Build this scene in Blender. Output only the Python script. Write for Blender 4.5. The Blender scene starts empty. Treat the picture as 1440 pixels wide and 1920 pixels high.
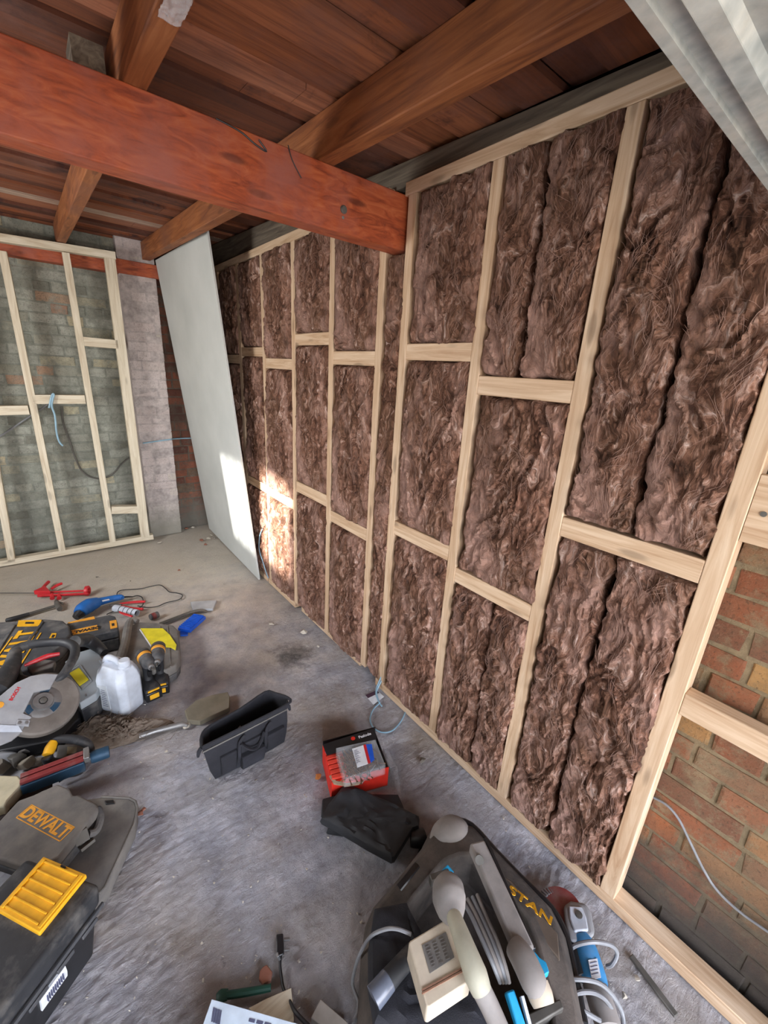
import bpy, bmesh, math, random
import numpy as np
from mathutils import Vector, Matrix, Euler
random.seed(7); rng = np.random.default_rng(7)
S = bpy.context.scene; COL = S.collection

# ---------------------------------------------------------------- camera
FPX, CAMZ = 791.144, 1.6
def _rot(yaw, pitch, roll):
    cy, sy, cp, sp = math.cos(yaw), math.sin(yaw), math.cos(pitch), math.sin(pitch)
    f = Vector((sy*cp, cy*cp, -sp)); r = Vector((cy, -sy, 0)); d = f.cross(r)
    c, s = math.cos(roll), math.sin(roll)
    return (c*r + s*d, -s*r + c*d, f)
RX, RD, RF = _rot(.690604, .319240, -.0600518)
cam = bpy.data.objects.new('camera', bpy.data.cameras.new('camera')); COL.objects.link(cam)
m3 = Matrix((RX, -RD, -RF)).transposed()
cam.matrix_world = Matrix.Translation((0, 0, CAMZ)) @ m3.to_4x4()
cam.data.sensor_fit = 'VERTICAL'; cam.data.sensor_height = 36; cam.data.sensor_width = 27
cam.data.lens = FPX/1920*36; cam.data.clip_start = .02; cam.data.clip_end = 100
S.camera = cam
# ---------------------------------------------------------------- exposure, sky, sun
S.view_settings.view_transform = 'Standard'; S.view_settings.look = 'None'
S.view_settings.gamma = 1; S.view_settings.use_curve_mapping = False
S.view_settings.exposure = 1.30
wd = bpy.data.worlds.new('daylight'); S.world = wd; wd.use_nodes = True
wn = wd.node_tree; wn.nodes.clear()
wo = wn.nodes.new('ShaderNodeOutputWorld'); wb = wn.nodes.new('ShaderNodeBackground')
wt = wn.nodes.new('ShaderNodeTexCoord'); ws = wn.nodes.new('ShaderNodeSeparateXYZ'); wr = wn.nodes.new('ShaderNodeValToRGB')
wm = wn.nodes.new('ShaderNodeMath'); wm.operation = 'MULTIPLY_ADD'; wm.inputs[1].default_value = .5; wm.inputs[2].default_value = .5
wn.links.new(wt.outputs['Generated'], ws.inputs[0]); wn.links.new(ws.outputs['Z'], wm.inputs[0]); wn.links.new(wm.outputs[0], wr.inputs[0])
e = wr.color_ramp.elements; e[0].position = 0; e[0].color = (.50, .46, .42, 1); e[1].position = 1; e[1].color = (.62, .78, 1.15, 1)
for p_, c_ in ((.47, (.50, .46, .42, 1)), (.53, (.98, .98, 1.0, 1))):
    q = e.new(p_); q.color = c_
wn.links.new(wr.outputs[0], wb.inputs[0]); wb.inputs[1].default_value = 6.0
wn.links.new(wb.outputs[0], wo.inputs[0])
sun = bpy.data.objects.new('sun', bpy.data.lights.new('sun', 'SUN')); COL.objects.link(sun)
sun.data.energy = 13; sun.data.angle = .045; sun.data.color = (1, .95, .86)
SUN_DIR = Vector((1, .15, -.30)).normalized()
sun.rotation_euler = SUN_DIR.to_track_quat('-Z', 'Y').to_euler()
def portal(name, loc, rot, sx, sy):
    l = bpy.data.lights.new(name, 'AREA'); l.shape = 'RECTANGLE'; l.size = sx; l.size_y = sy; l.cycles.is_portal = True
    o = bpy.data.objects.new(name, l); COL.objects.link(o); o.location = loc; o.rotation_euler = rot
portal('doorway_daylight', (-.1, -1.98, 1.0), (math.pi/2, 0, 0), 2.6, 2.0)
portal('window_daylight', (-1.58, 2.455, 1.37), (0, -math.pi/2, 0), .74, .99)
wl = bpy.data.objects.new('window_sky_light', bpy.data.lights.new('window_sky_light', 'AREA')); COL.objects.link(wl)
wl.data.shape = 'RECTANGLE'; wl.data.size = .92; wl.data.size_y = .68; wl.data.energy = 17; wl.data.color = (1, .985, .95)  # added fill lamp at the unseen window, brightens the back of the room
wl.location = (-1.47, 2.455, 1.37); wl.rotation_euler = Vector((1, .12, -.12)).to_track_quat('-Z', 'Z').to_euler()
S.cycles.max_bounces = 10; S.cycles.diffuse_bounces = 6; S.cycles.caustics_reflective = False; S.cycles.caustics_refractive = False

# ---------------------------------------------------------------- picture point -> point on a real plane
def ray(px, py): return ((px-720)/FPX)*RX + ((py-960)/FPX)*RD + RF
O = Vector((0, 0, CAMZ))
def P(px, py, z=0.0):
    d = ray(px, py); return O + d*((z-CAMZ)/d.z)
def PX(px, py, x):
    d = ray(px, py); return O + d*(x/d.x)
def PY(px, py, y):
    d = ray(px, py); return O + d*(y/d.y)
def PN(px, py, p0, n):
    d = ray(px, py); return O + d*((p0-O).dot(n)/d.dot(n))

# ---------------------------------------------------------------- noise for meshes
_perm = rng.permutation(256); _perm = np.concatenate([_perm, _perm])
_gr = np.stack([np.cos(np.linspace(0, 2*np.pi, 256, endpoint=False)), np.sin(np.linspace(0, 2*np.pi, 256, endpoint=False))], 1)
def perlin(x, y):
    xi = np.floor(x).astype(int); yi = np.floor(y).astype(int); xf = x-xi; yf = y-yi
    u = xf*xf*xf*(xf*(xf*6-15)+10); v = yf*yf*yf*(yf*(yf*6-15)+10)
    def g(a, b):
        k = _perm[(_perm[(xi+a) & 255] + yi + b) & 255]
        return _gr[k, 0]*(xf-a) + _gr[k, 1]*(yf-b)
    return 1.5*((g(0,0)*(1-u)+g(1,0)*u)*(1-v) + (g(0,1)*(1-u)+g(1,1)*u)*v)
def fbm(x, y, o=4):
    s = 0; a = 1; t = 0
    for i in range(o):
        s = s + a*perlin(x+17.3*i, y-9.1*i); t += a; a *= .5; x = x*2; y = y*2
    return s/t
def ridged(x, y, o=3):
    s = 0; a = 1; t = 0
    for i in range(o):
        s = s + a*(1-np.abs(perlin(x+31.7*i, y+5.3*i))*2); t += a; a *= .55; x = x*2.03; y = y*2.03
    return s/t

# ---------------------------------------------------------------- materials
def srgb(r, g, b):
    f = lambda c: (c/255/12.92) if c/255 <= .04045 else ((c/255+.055)/1.055)**2.4
    return (f(r), f(g), f(b), 1)
class NT:
    def __init__(s, name):
        s.m = bpy.data.materials.new(name); s.m.use_nodes = True; s.t = s.m.node_tree; s.t.nodes.clear()
        s.out = s.n('ShaderNodeOutputMaterial'); s.b = s.n('ShaderNodeBsdfPrincipled'); s.l(s.b.outputs[0], s.out.inputs[0])
    def n(s, t, **k):
        x = s.t.nodes.new(t)
        for a, v in k.items(): setattr(x, a, v)
        return x
    def l(s, a, b): s.t.links.new(a, b)
    def coord(s, scale=(1, 1, 1), loc=(0, 0, 0)):
        tc = s.n('ShaderNodeTexCoord'); mp = s.n('ShaderNodeMapping'); mp.inputs['Scale'].default_value = scale; mp.inputs['Location'].default_value = loc
        s.l(tc.outputs['Object'], mp.inputs[0]); return mp.outputs[0]
    def noise(s, co, scale, detail=6, rough=.55, dist=0, typ='FBM'):
        x = s.n('ShaderNodeTexNoise'); x.noise_type = typ; x.inputs['Scale'].default_value = scale; x.inputs['Detail'].default_value = detail
        x.inputs['Roughness'].default_value = rough; x.inputs['Distortion'].default_value = dist; s.l(co, x.inputs['Vector']); return x.outputs[0]
    def ramp(s, f, stops):
        x = s.n('ShaderNodeValToRGB'); e = x.color_ramp.elements
        e[0].position, e[0].color = stops[0]; e[1].position, e[1].color = stops[-1]
        for p, c in stops[1:-1]:
            q = e.new(p); q.color = c
        s.l(f, x.inputs[0]); return x.outputs[0]
    def mix(s, f, a, b, mode='MIX'):
        x = s.n('ShaderNodeMix', data_type='RGBA', blend_type=mode)
        for i, v in ((0, f), (6, a), (7, b)):
            if isinstance(v, (int, float, tuple)): x.inputs[i].default_value = v
            else: s.l(v, x.inputs[i])
        return x.outputs[2]
    def bump(s, h, st=.3, d=.01):
        x = s.n('ShaderNodeBump'); x.inputs['Strength'].default_value = st; x.inputs['Distance'].default_value = d; s.l(h, x.inputs['Height']); s.l(x.outputs[0], s.b.inputs['Normal'])
    def col(s, c):
        if isinstance(c, tuple): s.b.inputs['Base Color'].default_value = c
        else: s.l(c, s.b.inputs['Base Color'])
    def rough(s, r):
        if isinstance(r, (int, float)): s.b.inputs['Roughness'].default_value = r
        else: s.l(r, s.b.inputs['Roughness'])
def g(v, s=4): return (v, v, v, 1)
_mc = {}
def plain(name, c, rough=.5, metal=0, dust=0, dustc=srgb(150, 145, 138), bump=.15, bscale=60, var=.12):
    """matt/plastic/metal surface with wear, and dust lying in blotches"""
    if name in _mc: return _mc[name]
    t = NT(name); co = t.coord()
    n1 = t.noise(co, 14, 5); n2 = t.noise(co, bscale, 4)
    dark = tuple(max(0, x*(1-var*2)) for x in c[:3])+(1,); lite = tuple(min(1, x*(1+var)+.004) for x in c[:3])+(1,)
    cc = t.ramp(n1, [(.3, dark), (.7, lite)])
    if dust:
        d = t.ramp(t.noise(co, 9, 8, .65), [(.62-.35*dust, g(0)), (.95-.35*dust, g(min(1, .35+dust*.7)))])
        cc = t.mix(d, cc, dustc)
        t.rough(t.ramp(t.noise(co, 9, 8, .65), [(.3, g(rough)), (.7, g(min(1, rough+.35)))]))
    else: t.rough(rough)
    t.col(cc); t.b.inputs['Metallic'].default_value = metal; t.bump(n2, bump, .002); _mc[name] = t.m; return t.m
def wood(name, ax, base, lite, dark, knots=.5, rough=.6, stretch=26, blot=None, blotc=None, along=1.6):
    if name in _mc: return _mc[name]
    t = NT(name); sc = [stretch]*3; sc[ax] = along
    co = t.coord(tuple(sc)); rnd = t.n('ShaderNodeObjectInfo')
    ad = t.n('ShaderNodeVectorMath', operation='ADD'); mu = t.n('ShaderNodeMath', operation='MULTIPLY'); mu.inputs[1].default_value = 37
    t.l(rnd.outputs['Random'], mu.inputs[0]); t.l(co, ad.inputs[0]); t.l(mu.outputs[0], ad.inputs[1])
    n = t.noise(ad.outputs[0], 1.6, 6, .6, 1.2)
    c = t.ramp(n, [(.3, dark), (.5, base), (.7, lite)])
    s2 = [14]*3; s2[ax] = 3.6
    v = t.n('ShaderNodeTexVoronoi'); v.inputs['Scale'].default_value = 1; t.l(t.coord(tuple(s2)), v.inputs['Vector'])
    k = t.ramp(v.outputs['Distance'], [(.0, g(1)), (.12, g(.8)), (.19, g(0))])
    c = t.mix(t.ramp(k, [(0, g(0)), (1, g(knots))]), c, tuple(x*.35 for x in dark[:3])+(1,))
    if blot is not None:
        b = t.ramp(t.noise(t.coord(), blot, 7, .65), [(.45, g(0)), (.68, g(.85))])
        c = t.mix(b, c, blotc)
    t.col(c); t.rough(rough); t.bump(n, .25, .003); _mc[name] = t.m; return t.m
PINE = {a: wood('pine_'+'xyz'[a], a, srgb(204, 176, 146), srgb(222, 199, 172), srgb(178, 144, 112), .6) for a in range(3)}
PALE = {a: wood('pale_pine_'+'xyz'[a], a, srgb(200, 190, 168), srgb(216, 208, 190), srgb(178, 162, 138), .5) for a in range(3)}
BEAM = wood('red_stained_beam', 0, srgb(160, 74, 38), srgb(180, 98, 58), srgb(118, 50, 26), .85, .65, 24, 4.5, srgb(150, 88, 76), 6)
JOIST = wood('orange_brown_joist', 1, srgb(142, 84, 44), srgb(166, 106, 64), srgb(100, 54, 28), .5, .7, 22, 2.5, srgb(120, 76, 56))
GREYWOOD = wood('grey_timber', 1, srgb(98, 88, 76), srgb(120, 110, 96), srgb(68, 60, 52), .4, .8)

def ceiling_mat():
    t = NT('old_roof_boards'); at = t.n('ShaderNodeAttribute', attribute_name='tint')
    n = t.noise(t.coord((2, 30, 30)), 1.5, 7, .62, 1)
    c1 = t.ramp(at.outputs['Fac'], [(0, srgb(84, 44, 26)), (.35, srgb(134, 76, 44)), (.6, srgb(160, 98, 60)), (.86, srgb(168, 110, 84)), (.93, srgb(176, 150, 132)), (1, srgb(186, 164, 146))])
    c = t.mix(t.ramp(n, [(.25, g(.75)), (.6, g(0))]), c1, srgb(60, 30, 24))
    b = t.ramp(t.noise(t.coord(), 3.5, 7, .7), [(.5, g(0)), (.72, g(.6))]); c = t.mix(b, c, srgb(118, 84, 76))
    b2 = t.ramp(t.noise(t.coord((1, 1, 1), (4, 7, 2)), 2.4, 6, .7), [(.56, g(0)), (.66, g(.85))]); c = t.mix(b2, c, srgb(44, 24, 26))
    t.col(c); t.rough(.85); t.bump(n, .35, .004); return t.m
def brick_mat(name, stops, mortar, dirt, dirtamt, bump=.5, low=None):
    t = NT(name); at = t.n('ShaderNodeAttribute', attribute_name='tint'); co = t.coord()
    c = t.ramp(at.outputs['Fac'], stops)
    mo = t.n('ShaderNodeAttribute', attribute_name='mortar')
    n = t.noise(co, 22, 8, .7); n3 = t.noise(co, 110, 6, .75)
    c = t.mix(t.ramp(n, [(.42, g(0)), (.75, g(.55))]), c, dirt)
    c = t.mix(t.ramp(n3, [(.34, g(.7)), (.46, g(0))]), c, tuple(x*.35 for x in dirt[:3])+(1,))
    mc = t.mix(t.ramp(n, [(.35, g(0)), (.65, g(1))]), mortar, tuple(x*.55 for x in mortar[:3])+(1,))
    sm = t.ramp(t.noise(co, 12, 8, .75), [(.50, g(0)), (.60, g(.75))])
    fac = t.mix(sm, mo.outputs['Fac'], g(1))
    c = t.mix(fac, c, mc)
    c = t.mix(t.ramp(t.noise(co, 2.3, 7, .6), [(.45, g(0)), (.68, g(dirtamt))]), c, dirt)
    if low is not None:                       # damp grime along the foot of the wall
        sp = t.n('ShaderNodeSeparateXYZ'); t.l(co, sp.inputs[0]); ad = t.n('ShaderNodeMath', operation='MULTIPLY_ADD'); ad.inputs[1].default_value = .35
        t.l(t.noise(co, 7, 6, .7), ad.inputs[0]); t.l(sp.outputs['Z'], ad.inputs[2])
        c = t.mix(t.ramp(ad.outputs[0], [(.28, g(.9)), (.56, g(0))]), c, low)
    t.col(c); t.rough(.92); t.bump(t.noise(co, 60, 9, .8), bump, .012); return t.m
M_RBRICK = brick_mat('stock_brick', [(0, srgb(122, 92, 74)), (.2, srgb(150, 94, 66)), (.38, srgb(184, 108, 70)), (.5, srgb(156, 116, 88)), (.7, srgb(180, 134, 92)), (.85, srgb(196, 152, 96)), (1, srgb(190, 98, 62))], srgb(176, 156, 122), srgb(126, 108, 84), .45, .9, srgb(72, 68, 64))
M_BBRICK = brick_mat('limewashed_brick', [(0, srgb(116, 116, 106)), (.3, srgb(150, 153, 143)), (.7, srgb(168, 170, 160)), (.9, srgb(150, 149, 134)), (.95, srgb(188, 180, 152)), (1, srgb(164, 124, 104))], srgb(148, 152, 142), srgb(96, 98, 90), .5, .6)
M_PINKBRICK = brick_mat('pink_washed_brick', [(0, srgb(196, 184, 182)), (.5, srgb(206, 196, 194)), (.9, srgb(200, 188, 186)), (1, srgb(190, 186, 172))], srgb(196, 186, 184), srgb(150, 136, 130), .2, .6, srgb(140, 138, 128))
M_REDBRICK = brick_mat('sooty_red_brick', [(0, srgb(92, 54, 44)), (.4, srgb(128, 74, 56)), (.7, srgb(146, 90, 68)), (1, srgb(110, 88, 70))], srgb(112, 100, 88), srgb(78, 62, 54), .6, .6, srgb(108, 106, 98))

def floor_mat():
    t = NT('rough_concrete'); co = t.coord(); fine = t.noise(co, 60, 9, .75); mid = t.noise(co, 7, 8, .65); big = t.noise(co, 1.6, 5, .6)
    c = t.ramp(mid, [(.3, srgb(132, 132, 140)), (.5, srgb(164, 165, 174)), (.7, srgb(200, 199, 206))])
    c = t.mix(t.ramp(big, [(.42, g(0)), (.66, g(.7))]), c, srgb(168, 156, 140))
    c = t.mix(t.ramp(t.noise(co, 3.1, 8, .7), [(.55, g(0)), (.7, g(.55))]), c, srgb(116, 100, 86))
    c = t.mix(t.ramp(fine, [(.28, g(.6)), (.42, g(0))]), c, srgb(84, 80, 80))
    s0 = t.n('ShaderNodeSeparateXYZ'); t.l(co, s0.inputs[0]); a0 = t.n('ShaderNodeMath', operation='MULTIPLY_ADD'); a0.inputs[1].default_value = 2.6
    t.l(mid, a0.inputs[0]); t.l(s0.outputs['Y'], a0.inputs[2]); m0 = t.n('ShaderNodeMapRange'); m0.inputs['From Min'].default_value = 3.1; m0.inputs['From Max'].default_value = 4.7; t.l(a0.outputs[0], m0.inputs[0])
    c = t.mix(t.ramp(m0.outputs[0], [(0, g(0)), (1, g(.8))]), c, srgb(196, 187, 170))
    # soot stain by the wall
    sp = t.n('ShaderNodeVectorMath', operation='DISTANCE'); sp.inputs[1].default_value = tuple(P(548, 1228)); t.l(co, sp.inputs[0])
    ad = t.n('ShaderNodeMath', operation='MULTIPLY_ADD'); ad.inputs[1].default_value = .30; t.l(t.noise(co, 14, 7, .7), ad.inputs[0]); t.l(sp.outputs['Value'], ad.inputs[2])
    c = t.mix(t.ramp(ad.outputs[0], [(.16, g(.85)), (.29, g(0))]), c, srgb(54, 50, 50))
    t.col(c); t.rough(t.ramp(t.noise(co, 5, 5), [(.3, g(.62)), (.7, g(.9))]))
    hs = t.n('ShaderNodeMath', operation='ADD'); t.l(fine, hs.inputs[0]); t.l(t.noise(t.coord((10, 34, 20)), 1.4, 7, .7, .8), hs.inputs[1])
    t.bump(hs.outputs[0], .8, .010); return t.m
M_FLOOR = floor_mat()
def wool_mat():
    t = NT('brown_mineral_wool'); co = t.coord((1, 1, .55))
    w = t.noise(co, 7, 3, .5); wv = t.n('ShaderNodeVectorMath', operation='SCALE'); wv.inputs['Scale'].default_value = 1
    nz = t.n('ShaderNodeTexNoise'); nz.inputs['Scale'].default_value = 6; nz.inputs['Detail'].default_value = 3; t.l(co, nz.inputs['Vector'])
    sc = t.n('ShaderNodeVectorMath', operation='SCALE'); sc.inputs['Scale'].default_value = .34; t.l(nz.outputs['Color'], sc.inputs[0])
    ad = t.n('ShaderNodeVectorMath', operation='ADD'); t.l(co, ad.inputs[0]); t.l(sc.outputs[0], ad.inputs[1])
    st = t.n('ShaderNodeMapping'); st.inputs['Scale'].default_value = (1, 1, .22); t.l(ad.outputs[0], st.inputs[0])
    fib = t.noise(st.outputs[0], 34, 8, .68, .7); fib2 = t.noise(st.outputs[0], 150, 5, .6, .4)
    c = t.ramp(fib, [(.34, srgb(58, 39, 31)), (.43, srgb(98, 68, 54)), (.51, srgb(132, 96, 79)), (.59, srgb(168, 134, 118)), (.68, srgb(216, 194, 184))])
    c = t.mix(t.ramp(fib2, [(.38, g(.55)), (.52, g(0))]), c, srgb(60, 43, 36))
    c = t.mix(t.ramp(t.noise(co, 3.2, 5, .6), [(.45, g(0)), (.62, g(.5))]), c, srgb(92, 70, 52))
    c = t.mix(t.ramp(t.noise(t.coord((1, 1, .6), (3, 5, 1)), 4.2, 6, .6, .8), [(.53, g(0)), (.66, g(.5))]), c, srgb(188, 154, 142))
    t.col(c); t.rough(.95); t.b.inputs['Specular IOR Level'].default_value = .2
    h = t.n('ShaderNodeMath', operation='MULTIPLY_ADD'); h.inputs[1].default_value = .35; t.l(fib2, h.inputs[0]); t.l(fib, h.inputs[2])
    t.bump(h.outputs[0], .9, .016); return t.m
M_WOOL = wool_mat()
M_FIBRE = plain('wool_fibre', srgb(140, 110, 98), .9, 0, bump=0)
def board_mat():
    t = NT('grey_plasterboard_paper'); co = t.coord()
    c = t.ramp(t.noise(co, 2.2, 5), [(.3, srgb(186, 191, 189)), (.7, srgb(202, 206, 204))])
    c = t.mix(t.ramp(t.noise(co, 16, 6, .7), [(.66, g(0)), (.76, g(.4))]), c, srgb(150, 148, 140))
    t.col(c); t.rough(.8); t.bump(t.noise(co, 120, 3), .05, .001); return t.m
M_BOARD = board_mat()
def galv_mat():
    t = NT('galvanised_steel'); co = t.coord()
    v = t.n('ShaderNodeTexVoronoi'); v.inputs['Scale'].default_value = 60; t.l(co, v.inputs['Vector'])
    c = t.ramp(v.outputs['Distance'], [(0, srgb(150, 158, 158)), (1, srgb(186, 192, 190))])
    c = t.mix(t.ramp(t.noise(co, 7, 8, .7), [(.42, g(0)), (.62, g(.7))]), c, srgb(206, 206, 198))
    c = t.mix(t.ramp(t.noise(co, 4, 7, .75), [(.56, g(0)), (.7, g(.6))]), c, srgb(124, 120, 112))
    t.col(c); t.rough(t.ramp(t.noise(co, 20, 6), [(.3, g(.4)), (.7, g(.75))])); t.b.inputs['Metallic'].default_value = .45; t.bump(t.noise(co, 50, 5), .2, .003); return t.m
M_GALV = galv_mat()
M_BLACKP = plain('black_plastic', srgb(38, 40, 44), .45, 0, .35)
M_BLACK = plain('clean_black_plastic', srgb(24, 25, 28), .4)
M_DGREY = plain('charcoal_plastic', srgb(62, 64, 68), .55, 0, .45)
M_DUSTY = plain('dusty_charcoal_plastic', srgb(84, 82, 82), .7, 0, .9, srgb(122, 118, 112))
M_GREYP = plain('grey_plastic', srgb(150, 152, 156), .5, 0, .4)
M_YEL = plain('yellow_plastic', srgb(232, 172, 20), .5, 0, .18, srgb(190, 150, 60))
M_ORG = plain('amber_lettering', srgb(226, 158, 48), .6, 0, .12)
M_LYEL = plain('bright_yellow_label', srgb(226, 214, 40), .6)
M_RED = plain('red_plastic', srgb(196, 34, 44), .45)
M_DRED = plain('dusty_red_metal', srgb(132, 44, 44), .5, .2, .4)
M_BLUE = plain('blue_plastic', srgb(18, 96, 172), .4, 0, .1)
M_BRBLUE = plain('bright_blue_plastic', srgb(18, 86, 200), .4)
M_SKYB = plain('sky_blue_plastic', srgb(30, 160, 214), .45, 0, .1)
M_DBLUE = plain('dark_blue_metal', srgb(40, 74, 100), .4, .3, .3)
M_WHITE = plain('white_plastic', srgb(196, 204, 216), .4, 0, .35, srgb(176, 170, 158))
M_STEEL = plain('worn_steel', srgb(150, 150, 150), .38, .85, .3)
M_DSTEEL = plain('dull_steel', srgb(104, 102, 98), .5, .7, .4)
M_CREAM = plain('cream_plastic', srgb(206, 194, 174), .5, 0, .5, srgb(172, 160, 146))
M_DUSTG = plain('dusty_grey_tool', srgb(128, 124, 122), .75, 0, .8, srgb(150, 144, 140))
M_CLOTH = plain('black_nylon', srgb(30, 31, 38), .8, 0, .3, srgb(72, 74, 84), .5, 400)
M_BAGD = plain('dust_covered_nylon', srgb(58, 53, 50), .9, 0, .7, srgb(104, 95, 88), .5, 150)
M_RUB = plain('black_rubber_sheet', srgb(34, 36, 40), .5, 0, .25, srgb(74, 76, 84))
M_CABLE = plain('grey_cable', srgb(132, 134, 138), .5)
M_BCABLE = plain('pale_blue_cable', srgb(140, 176, 196), .5)
M_KCABLE = plain('black_cable', srgb(28, 28, 32), .5)
M_PAPER = plain('white_paper', srgb(222, 226, 232), .7)
M_INK = plain('printed_ink', srgb(78, 82, 110), .7)
M_ORED = plain('red_orange_card', srgb(228, 46, 28), .6)
M_ORED2 = plain('red_orange_nail_strip', srgb(224, 66, 48), .6)
M_CARD = plain('brown_card', srgb(166, 146, 122), .8)
M_STONE = plain('pale_stone', srgb(188, 180, 166), .9, 0, .3, bump=.6)
M_BSTONE = plain('dark_rubble', srgb(112, 104, 94), .9, 0, .5, bump=.8)
M_TERRA = plain('terracotta', srgb(142, 92, 74), .9, 0, .3, bump=.6)
M_GREEN = plain('dark_green_plastic', srgb(18, 70, 58), .5)
M_DUST = plain('brown_dust_and_fluff', srgb(110, 96, 82), .98, 0, .6, srgb(132, 122, 112), .9, 90)

def clear_mat(name, tint, a):
    t = NT(name); t.col(tint); t.rough(.22); t.b.inputs['Transmission Weight'].default_value = a; t.b.inputs['IOR'].default_value = 1.15; t.bump(t.noise(t.coord(), 20, 4), .2, .002); return t.m
def film_mat(name, a):
    t = NT(name); t.col((.85, .88, .92, 1)); t.rough(.12); tr = t.n('ShaderNodeBsdfTransparent'); mx = t.n('ShaderNodeMixShader'); lw = t.n('ShaderNodeLayerWeight'); lw.inputs[0].default_value = .35
    ad = t.n('ShaderNodeMath', operation='MULTIPLY_ADD'); ad.inputs[1].default_value = .28; ad.inputs[2].default_value = a; t.l(lw.outputs['Facing'], ad.inputs[0])
    t.l(ad.outputs[0], mx.inputs[0]); t.l(tr.outputs[0], mx.inputs[1]); t.l(t.b.outputs[0], mx.inputs[2]); t.l(mx.outputs[0], t.out.inputs[0]); t.bump(t.noise(t.coord(), 25, 4), .3, .003); return t.m
M_CLEAR = film_mat('clear_plastic', .03)
M_FROST = clear_mat('frosted_plastic', (.62, .68, .72, 1), .55)

# ---------------------------------------------------------------- mesh builder
class MB:
    def __init__(s): s.b = bmesh.new()
    def quad(s, *p): return s.b.faces.new([s.b.verts.new(Vector(q)) for q in p])
    def box(s, c, d, rot=None):
        c = Vector(c); R = rot if rot is not None else Matrix.Identity(3)
        v = [s.b.verts.new(c + R @ Vector((sx*d[0]/2, sy*d[1]/2, sz*d[2]/2))) for sx in (-1, 1) for sy in (-1, 1) for sz in (-1, 1)]
        for f in ((0, 1, 3, 2), (4, 6, 7, 5), (0, 4, 5, 1), (2, 3, 7, 6), (0, 2, 6, 4), (1, 5, 7, 3)): s.b.faces.new([v[i] for i in f])
        return s
    def beam(s, a, b, w, h, up=(0, 0, 1)):
        """box from a to b, width w sideways, height h along up"""
        a, b = Vector(a), Vector(b); x = (b-a).normalized(); y = Vector(up).cross(x).normalized(); z = x.cross(y)
        return s.box((a+b)/2, ((b-a).length, w, h), Matrix((x, y, z)).transposed())
    def prism(s, top, dz, shrink=0):
        """closed outline 'top' (3-D points) pulled by vector dz"""
        top = [Vector(p) for p in top]; dz = Vector(dz); c = sum(top, Vector())/len(top)
        bot = [p + dz + (c-p)*shrink for p in top]
        a = [s.b.verts.new(p) for p in top]; b = [s.b.verts.new(p) for p in bot]; n = len(a)
        s.b.faces.new(a); s.b.faces.new(list(reversed(b)))
        for i in range(n): s.b.faces.new((a[i], b[i], b[(i+1) % n], a[(i+1) % n]))
        return s
    def rings(s, rr, cap=True, closed=True):
        vs = [[s.b.verts.new(Vector(p)) for p in r] for r in rr]; n = len(vs[0])
        for i in range(len(vs)-1):
            for j in range(n if closed else n-1):
                k = (j+1) % n; s.b.faces.new((vs[i][j], vs[i][k], vs[i+1][k], vs[i+1][j]))
        if cap: s.b.faces.new(list(reversed(vs[0]))); s.b.faces.new(vs[-1])
        return s
    def tube(s, pts, r, n=10, smooth=0, flat=1.0):
        pts = [Vector(p) for p in pts]
        if not isinstance(r, (list, tuple)): r = [r]*len(pts)
        if smooth:
            q, rq = [], []
            for i in range(len(pts)-1):
                p0, p1, p2, p3 = pts[max(i-1, 0)], pts[i], pts[i+1], pts[min(i+2, len(pts)-1)]
                for k in range(smooth):
                    t = k/smooth
                    q.append(.5*((2*p1)+(p2-p0)*t+(2*p0-5*p1+4*p2-p3)*t*t+(3*p1-p0-3*p2+p3)*t**3)); rq.append(r[i]*(1-t)+r[i+1]*t)
            q.append(pts[-1]); rq.append(r[-1]); pts, r = q, rq
        rr = []; prev = None
        for i, p in enumerate(pts):
            d = (pts[min(i+1, len(pts)-1)]-pts[max(i-1, 0)]).normalized()
            if prev is None: a = d.orthogonal().normalized() if abs(d.z) > .95 else Vector((0, 0, 1)).cross(d).normalized()
            else: a = (prev - d*prev.dot(d)).normalized()
            prev = a; b = d.cross(a)
            rr.append([p + (a*math.cos(2*math.pi*k/n) + b*flat*math.sin(2*math.pi*k/n))*r[i] for k in range(n)])
        return s.rings(rr)
    def cyl(s, a, b, r, r2=None, n=20): return s.tube([a, b], [r, r2 if r2 is not None else r], n)
    def lathe(s, c, axis, prof, n=28):
        c = Vector(c); z = Vector(axis).normalized(); x = z.orthogonal().normalized(); y = z.cross(x)
        return s.rings([[c + z*h + (x*math.cos(2*math.pi*k/n)+y*math.sin(2*math.pi*k/n))*max(r, 1e-4) for k in range(n)] for r, h in prof])
    def hull(s, pts):
        vs = [s.b.verts.new(Vector(p)) for p in pts]; r = bmesh.ops.convex_hull(s.b, input=vs)
        bad = [x for x in r['geom_interior']+r['geom_unused'] if isinstance(x, bmesh.types.BMVert)]
        bmesh.ops.delete(s.b, geom=list(set(bad)), context='VERTS'); return s
    def obj(s, name, m, parent=None, world=True, base=None, bevel=0, seg=2, smooth=True, sub=0):
        bmesh.ops.recalc_face_normals(s.b, faces=s.b.faces)
        me = bpy.data.meshes.new(name); s.b.to_mesh(me); s.b.free()
        return link(name, me, m, parent, world, base, bevel, seg, smooth, sub)
def wmat(o):
    m = o.matrix_basis.copy()
    while o.parent: o = o.parent; m = o.matrix_basis @ m
    return m
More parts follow.
